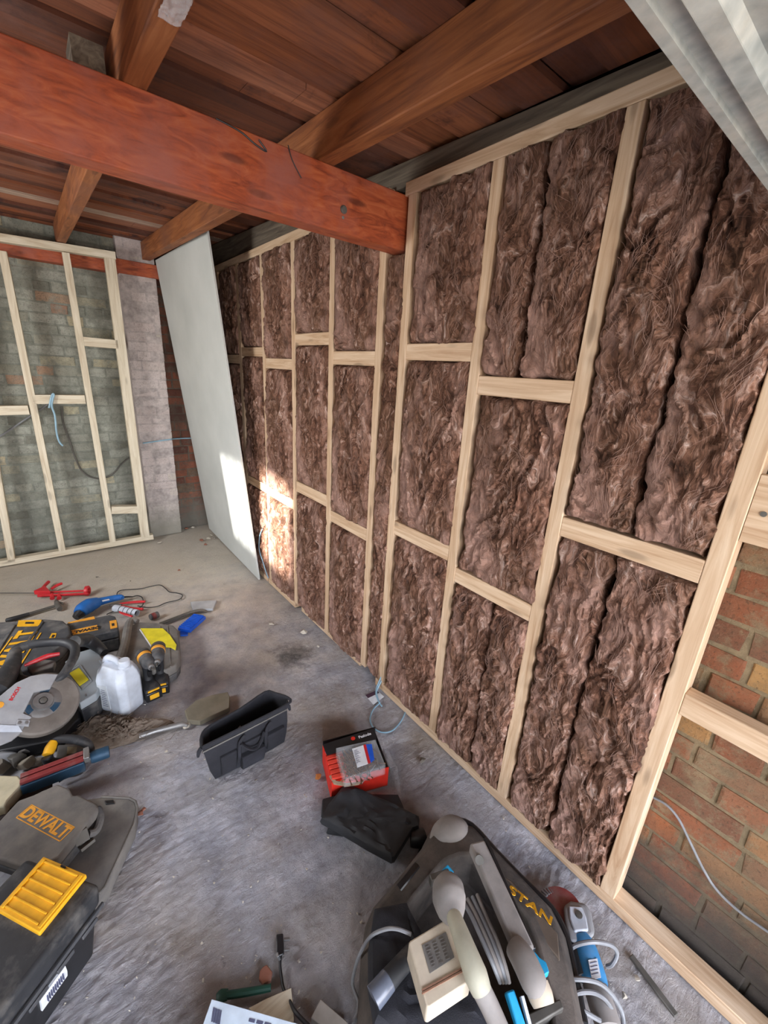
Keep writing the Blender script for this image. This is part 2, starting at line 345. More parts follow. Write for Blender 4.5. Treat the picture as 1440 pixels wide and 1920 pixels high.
def link(name, me, m, parent=None, world=True, base=None, bevel=0, seg=2, smooth=True, sub=0):
    o = bpy.data.objects.new(name, me); COL.objects.link(o); me.materials.append(m)
    if parent is not None:
        if world: me.transform(wmat(parent).inverted())
        o.parent = parent
    elif base is not None:
        me.transform(Matrix.Translation(-Vector(base))); o.location = base
    if bevel:
        md = o.modifiers.new('bevel', 'BEVEL'); md.width = bevel; md.segments = seg; md.limit_method = 'ANGLE'; md.angle_limit = .6
    if sub:
        md = o.modifiers.new('subdivision', 'SUBSURF'); md.levels = sub; md.render_levels = sub
    if smooth:
        me.polygons.foreach_set('use_smooth', [True]*len(me.polygons))
        try: me.set_sharp_from_angle(angle=.6)
        except Exception: pass
    return o
def tag(o, label=None, cat=None, group=None, kind=None):
    if label: o['label'] = label
    if cat: o['category'] = cat
    if group: o['group'] = group
    if kind: o['kind'] = kind
    return o
def thing(name, label, cat, loc=(0, 0, 0), rotz=0, group=None, M=None):
    o = bpy.data.objects.new(name, None); COL.objects.link(o); o.empty_display_size = .05
    if M is not None: o.matrix_basis = M
    else: o.location = loc; o.rotation_euler = (0, 0, rotz)
    return tag(o, label, cat, group)
def frame2(a, b, z=0):
    """matrix: origin a, x towards b, z up"""
    a, b = Vector(a), Vector(b); x = (b-a); x.z = 0; x.normalize(); zz = Vector((0, 0, 1)); y = zz.cross(x)
    m = Matrix((x, y, zz)).transposed().to_4x4(); m.translation = (a.x, a.y, z); return m
def text(name, body, m, parent, M, size, depth=.0006, bold=.0, sx=1.0):
    """lettering lying in the xy plane of matrix M (world), centred"""
    cu = bpy.data.curves.new(name, 'FONT'); cu.body = body; cu.size = size; cu.extrude = depth; cu.offset = bold; cu.align_x = 'CENTER'; cu.align_y = 'CENTER'
    t = bpy.data.objects.new('tmp_text', cu); COL.objects.link(t)
    dg = bpy.context.evaluated_depsgraph_get(); dg.update(); me = bpy.data.meshes.new_from_object(t.evaluated_get(dg)); bpy.data.objects.remove(t)
    me.name = name; me.transform(M @ Matrix.Diagonal((sx, 1, 1, 1)))
    return link(name, me, m, parent, True, smooth=False)
def surfM(p, xdir, n):
    """matrix for lettering at p, reading along xdir, facing n"""
    n = Vector(n).normalized(); x = Vector(xdir); x = (x-n*x.dot(n)).normalized(); y = n.cross(x)
    m = Matrix((x, y, n)).transposed().to_4x4(); m.translation = p; return m
def struct(o): o['kind'] = 'structure'; return o

# ================================================================ ROOM
W = 1.197                    # face of the stud wall
XR, YB, XL, YF = 1.29, 4.33, -1.5, -1.9
SL = .037                    # rise of the roof towards the back
def zj(y): return 2.235 + SL*(y-1.437)      # underside of the rafters
def zc(y): return zj(y) + .125              # underside of the roof boards

# floor -------------------------------------------------------------
def floor_h(X, Y):
    near = np.clip((2.6-Y)/1.2, 0, 1)
    h = .0020*near*ridged(X*7+fbm(X*2, Y*2, 2)*1.2, Y*34+fbm(X*3, Y*3, 2)*2.2, 3) + .004*fbm(X*4, Y*4, 4) + .0055*near*fbm(X*40, Y*70, 5) + .004*fbm(X*1.2, Y*1.2, 2)
    return h-.006
def grid_mesh(name, X, Y, Z):
    ny, nx = X.shape; v = np.stack([X, Y, Z], -1).reshape(-1, 3); i = np.arange(ny*nx).reshape(ny, nx)
    f = np.stack([i[:-1, :-1], i[:-1, 1:], i[1:, 1:], i[1:, :-1]], -1).reshape(-1, 4)
    me = bpy.data.meshes.new(name); me.vertices.add(len(v)); me.vertices.foreach_set('co', v.ravel())
    me.loops.add(len(f)*4); me.loops.foreach_set('vertex_index', f.ravel()); me.polygons.add(len(f)); me.polygons.foreach_set('loop_start', np.arange(len(f))*4)
    me.update(); me.validate(); return me
gx = np.linspace(XL-.1, XR+.1, 360); gy = np.concatenate([np.linspace(-2.0, 0, 30), np.linspace(0.008, 2.6, 330), np.linspace(2.62, 4.4, 80)])
GX, GY = np.meshgrid(gx, gy)
fl = struct(link('floor', grid_mesh('floor', GX, GY, floor_h(GX, GY)), M_FLOOR))
# brick walls ---------------------------------------------------------
def brick_wall(name, org, ux, n, L, H, m, jit=.0025, seed=1, proud=.004, skip=None):
    """bricks as real rounded blocks in a mortar bed; org lower corner, ux along wall, n outward"""
    r = random.Random(seed); org, ux, n = Vector(org), Vector(ux), Vector(n); up = Vector((0, 0, 1)); b = bmesh.new()
    tl = b.faces.layers.float.new('tint'); ml = b.faces.layers.float.new('mortar')
    f = b.faces.new([b.verts.new(org+ux*a*L+up*c*H) for a, c in ((0, 0), (1, 0), (1, 1), (0, 1))]); f[tl] = .5; f[ml] = 1
    row = 0; z = .0
    while z < H-.01:
        h = min(.075, H-z); x = -r.random()*.2; k = 0; header = row % 2 == 1
        while x < L:
            l = .225 if not (header and k % 2) and r.random() < .82 else .1125
            x0, x1 = max(x+.007, 0), min(x+l-.007, L); k += 1; x += l
            if x1-x0 < .02: continue
            z0, z1 = z+.008, z+h-.006; d = proud+r.uniform(-jit, jit); ti = r.random()
            if skip and skip(x0, x1, z0): continue
            c = [(x0, z0), (x1, z0), (x1, z1), (x0, z1)]; i = .005
            ci = [(x0+i, z0+i), (x1-i, z0+i), (x1-i, z1-i), (x0+i, z1-i)]
            jj = lambda: r.uniform(-.004, .004)
            A = [b.verts.new(org+ux*(p+jj())+up*(q+jj())-n*.002) for p, q in c]
            B = [b.verts.new(org+ux*(p+jj())+up*(q+jj())+n*(d*.7)) for p, q in c]
            D = [b.verts.new(org+ux*p+up*q+n*(d+r.uniform(-.001, .001))) for p, q in ci]
            for q in range(4):
                w = (q+1) % 4
                for fc in ((A[q], A[w], B[w], B[q]), (B[q], B[w], D[w], D[q])):
                    ff = b.faces.new(fc); ff[tl] = ti; ff[ml] = 0
            ff = b.faces.new(D); ff[tl] = ti; ff[ml] = 0
        z += .075; row += 1
    bmesh.ops.recalc_face_normals(b, faces=b.faces)
    me = bpy.data.meshes.new(name); b.to_mesh(me); b.free()
    return link(name, me, m, smooth=False)
struct(brick_wall('wall_right', (XR, -2.0, 0), (0, 1, 0), (-1, 0, 0), 2.75, 2.34, M_RBRICK, seed=3))
struct(brick_wall('wall_right_rear', (XR, .75, 0), (0, 1, 0), (-1, 0, 0), YB-.75, 2.46, M_REDBRICK, seed=4))
struct(brick_wall('wall_back', (XL, YB-.02, 0), (1, 0, 0), (0, -1, 0), .66-XL, 2.5, M_BBRICK, seed=5))
struct(brick_wall('wall_back_recess', (.92, YB-.02, 0), (1, 0, 0), (0, -1, 0), XR-.92, 2.5, M_REDBRICK, seed=6))
# pier of pinkish brick
struct(brick_wall('wall_back_pier', (.66, 4.21, 0), (1, 0, 0), (0, -1, 0), .26, 2.5, M_PINKBRICK, seed=8, proud=.001))
struct(MB().box((.79, 4.265, 1.25), (.258, .104, 2.5)).obj('trim_1', M_PINKBRICK))
M_WALL = plain('dark_rendered_wall', srgb(150, 142, 130), .9)
def slab(name, x0, x1, y0, y1, z0, z1, m=M_WALL): return struct(MB().box(((x0+x1)/2, (y0+y1)/2, (z0+z1)/2), (x1-x0, y1-y0, z1-z0)).obj(name, m))
slab('wall_back_core', XL-.1, XR+.1, YB, YB+.1, -.05, 2.6)
slab('wall_right_core', XR+.002, XR+.1, -2.0, YB, -.05, 2.6)
# left wall with an unseen window opening sized to cast the sun patch; front wall is the open garage doorway
wy0, wy1, wz0, wz1 = 1.96, 2.95, 1.0, 1.74
b = MB()
for (y0, y1, z0, z1) in ((-2.0, wy0, 0, 2.6), (wy1, YB, 0, 2.6), (wy0, wy1, 0, wz0), (wy0, wy1, wz1, 2.6)): b.box((XL-.05, (y0+y1)/2, (z0+z1)/2), (.1, y1-y0, z1-z0))
struct(b.obj('wall_left', M_WALL))
slab('wall_front', XL, XR, YF-.1, YF, 1.98, 2.6)
w_ = struct(thing('unseen_window', None, None, (XL-.05, (wy0+wy1)/2, wz0)))
b = MB(); yc = (wy0+wy1)/2
for yy, ww in ((wy0+.02, .035), (2.47, .06), (2.55, .045), (2.62, .05), (2.69, .04), (2.77, .06), (2.85, .05), (wy1-.02, .05)): b.box((XL-.05, yy, (wz0+wz1)/2), (.05, ww, wz1-wz0))  # inner uprights added out of view to streak and thin the sun on the board
for zz in (wz0+.02, wz1-.02): b.box((XL-.05, yc, zz), (.05, wy1-wy0, .035))
b.obj('frame_and_sun_bars', PALE[1], w_)
# ceiling of separate roof boards running across
def ceiling():
    b = bmesh.new(); tl = b.faces.layers.float.new('tint'); r = random.Random(12); y = -2.0; alt = 0
    while y < YB+.05:
        w = r.choice((.10, .12, .13, .15)); z = zc(y) + (0 if alt else .016) + r.uniform(-.003, .003); gap = r.choice((.001, .002, .006)); ti = r.uniform(0, .85)
        if 3.40 < y+w/2 < 3.56: ti = .97; z = zc(y)
        if 1.56 < y+w/2 < 1.72: ti = .02; z += .01
        xs = [XL-.05, XR+.05] if r.random() < .5 else [XL-.05, r.uniform(-.2, 1.0), XR+.05]
        for i in range(len(xs)-1):
            x0, x1 = xs[i]+.001, xs[i+1]-.001; tj = min(1, max(0, ti+(r.uniform(-.15, .15) if i else 0)))
            v = [b.verts.new((x, yy, z+SL*(yy-y)+dz)) for x in (x0, x1) for yy in (y+gap, y+w-gap) for dz in (0, .02)]
            for f in ((0, 1, 3, 2), (4, 6, 7, 5), (0, 4, 5, 1), (2, 3, 7, 6), (0, 2, 6, 4), (1, 5, 7, 3)):
                ff = b.faces.new([v[k] for k in f]); ff[tl] = tj
        y += w; alt = 1-alt
    ff = b.faces.new([b.verts.new(p) for p in ((XL-.1, -2, zc(-2)+.04), (XR+.1, -2, zc(-2)+.04), (XR+.1, YB+.1, zc(YB)+.04), (XL-.1, YB+.1, zc(YB)+.04))]); ff[tl] = 0
    bmesh.ops.recalc_face_normals(b, faces=b.faces)
    me = bpy.data.meshes.new('ceiling'); b.to_mesh(me); b.free(); return link('ceiling', me, ceiling_mat(), smooth=False)
struct(ceiling())
# main beam, rafters, plates
bm_ = struct(thing('trim_2', None, None, (.0, 1.475, 2.05)))
MB().box(((XL+1.262)/2, 1.475, 2.1425), (1.262-XL, .076, .185)).obj('main_beam', BEAM, bm_, bevel=.004)
p = PY(644, 393, 1.437); MB().lathe(p+Vector((0, .001, 0)), (0, -1, 0), [(.013, 0), (.013, .004), (.009, .009), (.0, .010)], 14).obj('bolt_head', M_DSTEEL, bm_)
p = PY(643, 408, 1.437); MB().lathe(p+Vector((0, .001, 0)), (0, -1, 0), [(.005, 0), (.005, .003), (.0, .004)], 10).obj('screw_head', M_STEEL, bm_)
MB().tube([PY(x, y, 1.433) for x, y in ((405, 222), (432, 236), (455, 250), (478, 270), (500, 284), (485, 262))], .0022, 6, 4).obj('twine', M_KCABLE, bm_)
MB().tube([PY(x, y, 1.433) for x, y in ((540, 272), (548, 300), (565, 334))], .0015, 6, 4).obj('twine', M_KCABLE, bm_)
def rafter(name, x0, x1, jm):
    b = MB(); r = []
    for y in (-1.95, 1.2, 4.2): r.append([(x0, y, zj(y)), (x1, y, zj(y)), (x1, y, zj(y)+.124), (x0, y, zj(y)+.124)])
    b.rings(r); return struct(b.obj(name, jm, bevel=.003))
rafter('trim_3', .285, .338, JOIST); rafter('trim_4', .832, .888, JOIST)
struct(MB().box((.235, 1.60, 2.29), (.07, .10, .10)).obj('trim_5', GREYWOOD))
struct(MB().box(((XL+.965)/2, 4.25, 2.265), (.965-XL, .10, .10)).obj('trim_6', BEAM, bevel=.003))
b = MB(); r = []
for y in (-1.9, 1.2, 4.3): r.append([(1.225, y, 2.275), (1.29, y, 2.275), (1.29, y, zc(y)-.004), (1.225, y, zc(y)-.004)])
b.rings(r); struct(b.obj('trim_7', GREYWOOD, bevel=.004))
# torn plastic on the left rafter
xx, yy = np.meshgrid(np.linspace(.292, .333, 22), np.linspace(.90, 1.12, 70))
zz = 2.235+SL*(yy-1.437)-.004-.005*ridged(xx*50+fbm(xx*30, yy*30, 2), yy*34, 3)
me = grid_mesh('plastic_film', xx+.004*fbm(xx*20, yy*30, 2), yy, zz); pf = link('plastic_film', me, film_mat('milky_film', .16))
pf.modifiers.new('thickness', 'SOLIDIFY').thickness = .0003
tag(pf, 'torn scrap of clear plastic film stapled under the left rafter', 'plastic film')

# garage door (up and over, open overhead) ------------------------------
dr = struct(thing('door_1', None, None, (0, .27, 1.934)))
DX1, DZ, DY = 1.155, 1.934, .275
def strip(name, ya, yb, za, zb, th=.003):
    xa, xb = -1.25, DX1; b = MB(); b.rings([[(x, ya, za), (x, yb, zb), (x, yb, zb+th), (x, ya, za+th)] for x in (xa, xb)])
    return b.obj(name, M_GALV, dr, smooth=False)
strip('edge_flange', DY, DY-.012, DZ-.001, DZ, .012); strip('door_edge', DY+.001, DY-.002, DZ, DZ, .05)
strip('edge_channel', DY-.010, DY-.033, DZ+.008, DZ+.010); strip('stiffening_rib', DY-.031, DY-.036, DZ+.010, DZ-.002); strip('stiffening_rib', DY-.035, DY-.054, DZ-.002, DZ+.002); strip('stiffening_rib', DY-.053, DY-.060, DZ+.002, DZ+.016)
strip('door_skin', DY-.058, DY-2.1, DZ+.016, DZ+.016)
for yy in (.30, .36, .60, .66, .95, 1.01, 1.4, 1.46): strip('pressed_groove', DY-yy, DY-yy-.03, DZ+.012, DZ+.008, .008)
MB().box((DX1-.015, (DY-1.9)/2, DZ+.03), (.03, 1.9+DY, .055)).obj('door_side_rail', M_GALV, dr, bevel=.003)

# ================================================================ STUD WALL ON THE RIGHT
TH, SW = .063, .045
near_studs = [-.33, .184, .597, .985, 1.371]
far_studs = [1.533, 1.922, 2.327, 2.738, 3.145, 3.55, 3.95]
fr = thing('timber_stud_frame', 'pale pine stud frame on the right wall, section on this side of the red beam', 'timber frame', (W+.03, .7, 0), group='wall framing timbers')
def stud(y, z0, z1, parent, wob=0):
    MB().box((W+TH/2+wob, y+SW/2, (z0+z1)/2), (TH, SW, z1-z0)).obj('stud', PINE[2], parent, bevel=.0025)
def hz(name, y0, y1, z0, z1, parent, dx=0, th=TH):
    MB().box((W+th/2+dx, (y0+y1)/2, (z0+z1)/2), (th, y1-y0, z1-z0)).obj(name, PINE[1], parent, bevel=.0025)
for y in near_studs: stud(y, .045, 2.228, fr)
hz('bottom_plate', -.60, 1.437, .002, .045, fr); hz('top_plate', -.60, 1.437, 2.228, 2.272, fr)
N_NEAR = [(1.030, 1.371, 1.652, 1.714), (1.030, 1.371, .894, .960), (.642, .985, 1.545, 1.608), (.642, .985, .822, .884), (.229, .597, 1.153, 1.215), (-.285, .184, .790, .856)]
for n in N_NEAR: hz('noggin', n[0], n[1], n[2], n[3], fr, .001, .045)
pt = MB().box((W+.012, .02, 1.36), (.020, .326, .155)).obj('pattress_board', PINE[1], fr, bevel=.001)
for px_, py_ in ((1432, 964),):
    MB().lathe(PX(px_, py_, W+.002), (-1, 0, 0), [(.006, 0), (.006, .0025), (.0, .003)], 12).obj('screw_head', M_DSTEEL, fr)
fr2 = thing('timber_stud_frame', 'pale pine stud frame along the right wall beyond the main beam, full of brown wool', 'timber frame', (W+.03, 2.8, 0), group='wall framing timbers')
for y in far_studs: stud(y, .045, 2.235, fr2)
hz('bottom_plate', 1.60, 2.30, .002, .042, fr2, .018); hz('bottom_plate', 2.36, 2.80, .002, .042, fr2, .0); hz('bottom_plate', 2.82, 4.0, .002, .042, fr2)
hz('top_plate', 1.533, 4.0, 2.235, 2.28, fr2)
N_FAR = [(1.578, 1.922, 1.623, 1.686), (1.578, 1.922, .785, .850), (1.967, 2.327, 1.715, 1.776), (1.967, 2.327, .857, .925), (2.372, 2.738, 1.582, 1.643), (2.372, 2.738, .722, .785),
         (2.783, 3.145, 1.651, 1.710), (2.783, 3.145, .725, .786), (3.19, 3.55, 1.60, 1.66), (3.19, 3.55, .8, .86), (3.595, 3.95, 1.66, 1.72), (3.595, 3.95, .74, .80)]
for n in N_FAR: hz('noggin', n[0], n[1], n[2], n[3], fr2, .001, .045)

# insulation ------------------------------------------------------------
def batt(y0, y1, z0, z1, label, res=.007, bulge=.016, seed=0, fib=160, over=.007, proud=0.0):
    ny = max(12, int((y1-y0)/res)); nz = max(12, int((z1-z0)/res)); s = np.linspace(0, 1, ny); t = np.linspace(0, 1, nz)
    SS, TT = np.meshgrid(s, t); o = seed*3.71
    ya, yb, za, zb = y0-over, y1-.003, z0-over*.6, z1+over*.6
    Yc = ya+(yb-ya)*SS; Zc = za+(zb-za)*TT
    eY = np.minimum(SS, 1-SS)*(yb-ya); eZ = np.minimum(TT, 1-TT)*(zb-za)
    # ragged outline
    rag = fbm(Zc*16+o, Yc*0+3.3+o, 4)*.026; rag2 = fbm(Yc*16+o, Zc*0+7.7, 4)*.016
    wy = np.clip(1-eY/.05, 0, 1); wz = np.clip(1-eZ/.05, 0, 1)
    Y = Yc + np.where(SS < .5, -1, 1)*rag*wy; Z = Zc + np.where(TT < .5, -1, 1)*rag2*wz
    e = np.minimum(np.where(SS > .5, eY*.62, eY), eZ*1.0); prof = 1-np.clip(1-e/np.where((SS > .5) & (over > .005), .026, .013 if over < .005 else .017), 0, 1)**2.2
    w1 = fbm(Y*4+o, Z*2.6, 3); w2 = fbm(Y*4+9+o, Z*2.6+4, 3)
    a = ridged(Y*8+w1*3.2+o, Z*2.6+w2*2.6, 3); c = ridged(Y*26+w2*4.2+o, Z*6.5+w1*3.4, 3); d = fbm(Y*60+w1*4, Z*26+w2*4, 3)
    lump = fbm(Y*3.2+o*2, Z*2.0+o, 2)
    h = bulge*(.5+.9*lump) + .027*(a-.35) + .014*(c-.35) + .003*d
    mid = np.sin(np.pi*np.clip(SS, 0, 1))**.5*np.sin(np.pi*TT)**.25
    X = W+.040 - prof*(.040 + proud*np.clip(mid, 0, 1)) - h*prof**.6*(.45+.55*mid)
    X = np.minimum(X, W+.042)
    me = grid_mesh('insulation_batt', X, Y, Z); bpos = ((W+.05), (y0+y1)/2, z0)
    # solid back so the batt has its full depth
    bb = bmesh.new(); bb.from_mesh(me); be = [x for x in bb.edges if x.is_boundary]
    r = bmesh.ops.extrude_edge_only(bb, edges=be); nv = [v for v in r['geom'] if isinstance(v, bmesh.types.BMVert)]
    cy, cz = (y0+y1)/2, (z0+z1)/2
    for v in nv: v.co.x = W+.078; v.co.y = min(max(v.co.y, y0+.001), y1-.001); v.co.z = min(max(v.co.z, z0+.001), z1-.001)
    bmesh.ops.contextual_create(bb, geom=[x for x in bb.edges if x.is_boundary]); bmesh.ops.recalc_face_normals(bb, faces=bb.faces); bb.to_mesh(me); bb.free()
    ob = link('insulation_batt', me, M_WOOL, base=bpos); tag(ob, label, 'insulation', 'brown mineral wool batts between the studs')
    # loose fibres lying over the surface
    r = random.Random(seed+100); b = bmesh.new()
    for k in range(int(fib*.3)):
        i, j = r.randrange(2, nz-2), r.randrange(2, ny-2); L = r.uniform(.04, .16); ang0 = r.gauss(math.pi/2, .45); n = 12; curl = r.gauss(0, 7)
        yc, zc_ = Y[i, j], Z[i, j]
        for f_ in range(r.randint(2, 6)):
            wdt = r.uniform(.00015, .00045); ang = ang0+r.gauss(0, .10); y, z = yc+r.gauss(0, .004), zc_+r.gauss(0, .012); pv = None; lift = r.uniform(0, .004); cu_ = curl+r.gauss(0, 1.5)
            for q in range(n):
                jj = int(round((y-ya)/(yb-ya)*(ny-1))); ii = int(round((z-za)/(zb-za)*(nz-1)))
                if not (1 < ii < nz-2 and 1 < jj < ny-2): break
                x = min(X[ii, jj], X[ii+1, jj], X[ii, jj+1])-.001-lift*math.sin(q/(n-1)*math.pi)
                dy, dz = -math.sin(ang)*wdt, math.cos(ang)*wdt; ww = 1-abs(q/(n-1)*2-1)**3*.8
                cur = (b.verts.new((x, y+dy*ww, z+dz*ww)), b.verts.new((x-.0003, y-dy*ww, z-dz*ww)))
                if pv: b.faces.new((pv[0], pv[1], cur[1], cur[0]))
                pv = cur; y += math.cos(ang)*L/n; z += math.sin(ang)*L/n; ang += cu_*L/n + r.gauss(0, .09)
    fm = bpy.data.meshes.new('loose_fibres'); b.to_mesh(fm); b.free()
    f = link('loose_fibres', fm, M_FIBRE, ob); f['kind'] = 'stuff'
    return ob
k = 0
def cells(bay, y0, y1, nogs, ztop, res, splits, fib, proud=0.0, zbot=.045):
    global k
    zs = [zbot]
    for a, b_ in nogs: zs += [a, b_]
    zs.append(ztop); rows = {1: ['full height'], 2: ['lower', 'upper'], 3: ['bottom', 'middle', 'top']}[len(zs)//2]
    for i in range(0, len(zs), 2):
        row = rows[i//2]; sp = splits.get(i//2); ys = [(y0, y1, '')] if sp is None else [(sp, y1, ', left strip'), (y0, sp, ', right strip')]
        for a, c, nm in ys:
            k += 1; batt(a, c, zs[i], zs[i+1], 'brown wool batt, %s cell %s%s' % (row, bay, nm), res, seed=k, fib=fib, over=.007 if sp is None else .003, proud=proud)
cells('in the bay beside bare brick', .229, .597, [(1.153, 1.215)], 2.228, .0055, {0: .43, 1: .412}, 230)
cells('in the second bay from the bare brick', .642, .985, [(.822, .884), (1.545, 1.608)], 2.228, .0055, {0: .79, 2: .84}, 200)
cells('in the third bay, right of the beam end', 1.030, 1.371, [(.894, .960), (1.652, 1.714)], 2.228, .006, {}, 220)
cells('in the narrow gap under the beam end', 1.416, 1.533, [], 2.045, .0065, {}, 120)
cells('in the first bay past the beam', 1.578, 1.922, [(.785, .850), (1.623, 1.686)], 2.235, .008, {}, 150, .014)
cells('in the second bay past the beam', 1.967, 2.327, [(.857, .925), (1.715, 1.776)], 2.235, .008, {}, 130, .012)
cells('in the sunlit bay right of the board', 2.372, 2.738, [(.722, .785), (1.582, 1.643)], 2.235, .009, {}, 120, .024)
cells('in the shaded bay beside the leaning board', 2.783, 3.145, [(.725, .786), (1.651, 1.710)], 2.235, .010, {}, 80)
cells('in the bay behind the leaning board', 3.19, 3.55, [(.8, .86), (1.60, 1.66)], 2.235, .014, {}, 30)
cells('in the last bay by the back corner', 3.595, 3.95, [(.74, .80), (1.66, 1.72)], 2.235, .016, {}, 20)

# ================================================================ BACK OF THE ROOM
lf = thing('timber_stud_frame', 'pale pine stud frame standing loose against the limewashed back wall', 'timber frame', (.1, 4.12, 0), group='wall framing timbers')
def lean(px, py):                           # plane of the leaning frame's front face
    n = Vector((-.05, -1, .0)); n = n.normalized(); return PN(px, py, Vector((0, 4.10, 0)), n)
def slat(a, b_, w, name='stud', up=False, m=None, d=.063):
    """timber between two points on the frame face; w seen width, d depth behind"""
    x = (b_-a).normalized(); y = Vector((-.05, -1, 0)).normalized(); z = x.cross(y)
    MB().box((a+b_)/2 - y*d/2, ((b_-a).length, d, w), Matrix((x, y, z)).transposed()).obj(name, m or PALE[0 if abs(x.x) > .7 else 2], lf, bevel=.002)
slat(lean(4, 470), lean(117, 1034), .045); slat(lean(123, 473), lean(212, 1017), .045); slat(lean(206, 484), lean(273, 1008), .070)
slat(lean(-80, 462), lean(22, 1054), .045); slat(lean(-215, 470), lean(-100, 1080), .045)
slat(lean(-230, 408), lean(217, 479), .05, 'top_plate'); slat(lean(-230, 1099), lean(288, 1007), .045, 'bottom_plate')
slat(lean(-60, 771), lean(54, 769), .065, 'noggin'); slat(lean(61, 749), lean(160, 749), .065, 'noggin'); slat(lean(157, 640), lean(222, 646), .065, 'noggin'); slat(lean(209, 957), lean(264, 956), .065, 'noggin')
def at_back(x, y, d=4.29): return PY(x, y, d)
c = MB().tube([at_back(x, y) for x, y in ((-40, 840), (0, 818), (45, 788), (80, 765), (100, 750), (125, 752), (155, 748))], .006, 8, 5).obj('cable', M_CABLE, base=at_back(50, 790)); tag(c, 'grey cable running up across the limewashed wall behind the loose frame', 'cable')
c = MB().tube([at_back(x, y, 4.07) for x, y in ((92, 765), (97, 742), (101, 740), (97, 760), (103, 780), (106, 810), (111, 828), (118, 836))], .0065, 8, 5).obj('cable', M_BCABLE, base=at_back(100, 790, 4.07)); tag(c, 'pale blue cable looped over the noggin of the loose frame', 'cable')
c = MB().tube([at_back(x, y) for x, y in ((116, 762), (118, 790), (130, 825), (142, 860), (155, 885), (175, 896), (195, 896), (212, 888), (230, 868), (252, 852))], .0065, 8, 5).obj('cable', M_DSTEEL, base=at_back(160, 880)); tag(c, 'dark cable sagging in a loop behind the loose frame', 'cable')
c = MB().tube([PY(268, 831, 4.19), PY(290, 828, 4.195), PY(318, 824, 4.195), PY(326, 823, 4.24), PY(345, 822, 4.28), PY(380, 821, 4.28)], .006, 8, 4).obj('cable', M_BCABLE, base=PY(318, 824, 4.2)); tag(c, 'thin pale cable stretched across the pink pier to the board', 'cable')
# leaning plasterboard
tl_, tr_, br_, bl_ = Vector((.920, 4.17, 2.345)), Vector((.925, 2.88, 2.32)), Vector((1.150, 2.878, .004)), Vector((1.172, 4.17, .004))
tp = [tl_, tr_, br_, bl_]; nrm = (tr_-tl_).cross(bl_-tl_).normalized()
if nrm.x > 0: nrm = -nrm
tag(MB().prism(tp, -nrm*.0125).obj('plasterboard', M_BOARD, base=(1.16, 3.5, 0), bevel=.001), 'tall pale grey plasterboard sheet leaning beside the insulated wall', 'plasterboard')
c = MB().tube([PX(x, y, 1.175) for x, y in ((492, 992), (487, 1005), (486, 1030), (492, 1050), (498, 1070), (503, 1084))], .004, 8, 5).obj('cable', M_BCABLE, base=PX(495, 1060, 1.175)); tag(c, 'thin pale cable hanging at the foot of the sunlit bay', 'cable')
c = MB().tube([PX(x, y, 1.272) for x, y in ((1195, 1478), (1215, 1490), (1248, 1508), (1272, 1535), (1292, 1575), (1320, 1632), (1345, 1670), (1385, 1708), (1440, 1747), (1480, 1775))], .0035, 8, 5).obj('cable', M_CABLE, base=PX(1320, 1632, 1.272)); tag(c, 'thin grey cable drooping across the bare brick on the right', 'cable')

# ================================================================ THINGS ON THE FLOOR
def V(*a): return Vector(a)
# --- black toolbox with yellow organiser lid, bottom left
A0 = P(187, 1650, .27); A0.z = 0; ux = V(-.787, -.617, 0)
tb = thing('toolbox', 'large black plastic toolbox with a yellow ribbed organiser lid, cut off by the left edge', 'toolbox', M=frame2(A0, A0+ux))
# local: x along the long front, y to the left of x (pointing at camera side is -y?) -> check sign
YS = -1 if (frame2(A0, A0+ux).inverted() @ P(82, 1607, .27)).y < 0 else 1
L_, D_ = .52, .25
def tbx(x0, x1, y0, y1, z0, z1, ins=0, insx=None):
    """tapering box in toolbox space, y positive away from the viewer"""
    ix = ins if insx is None else insx
    b = MB(); b.rings([[(x, YS*y, z) for x, y in ((x0+i, y0+j), (x1-i, y0+j), (x1-i, y1-j), (x0+i, y1-j))] for z, i, j in ((z0, ix, ins), (z1, 0, 0))]); return b
tbx(.012, L_, .012, D_-.01, 0, .185, .022).obj('body', M_BLACK, tb, False, bevel=.008)
tbx(0, L_, 0, D_, .185, .255, .004).obj('lid', M_BLACKP, tb, False, bevel=.014, seg=3)
tbx(.004, L_, -.004, .004, .178, .190).obj('hinge_strip', M_DGREY, tb, False, bevel=.002)
for i in range(7): tbx(.03+i*.068, .075+i*.068, -.007, -.002, .163, .176).obj('hinge_lug', M_DGREY, tb, False, bevel=.002)
yl = tb.matrix_basis.inverted(); q = [yl @ P(x, y, .262) for x, y in ((82, 1607), (163, 1641), (74, 1752), (-6, 1707))]
b = MB(); b.prism([(v.x, v.y, .266) for v in q], (0, 0, -.014)); yo = b.obj('organiser_lid', M_YEL, tb, False, bevel=.003)
def bil(u, v): 
    a = q[0].lerp(q[1], u); c = q[3].lerp(q[2], u); r_ = a.lerp(c, v); r_.z = .266; return r_
b = MB()
for a0, a1, c0, c1 in ((.04, .10, .05, .95), (.90, .96, .05, .95)): b.prism([bil(a0, c0), bil(a1, c0), bil(a1, c1), bil(a0, c1)], (0, 0, .004))
for i in range(6): v0 = .07+i*.165; b.prism([bil(.12, v0), bil(.88, v0), bil(.88, v0+.035), bil(.12, v0+.035)], (0, 0, .005))
b.obj('rib', M_YEL, tb, False, bevel=.0012)
b = MB(); b.prism([bil(.46, .03), bil(.56, .03), bil(.56, .055), bil(.46, .055)], (0, 0, .0055)); b.obj('catch_slot', M_BLACK, tb, False)
tbx(.20, .50, .175, .215, .255, .285).obj('carry_handle', M_BLACKP, tb, False, bevel=.008)
w = tb.matrix_basis; b = MB(); fy = YS*.0135
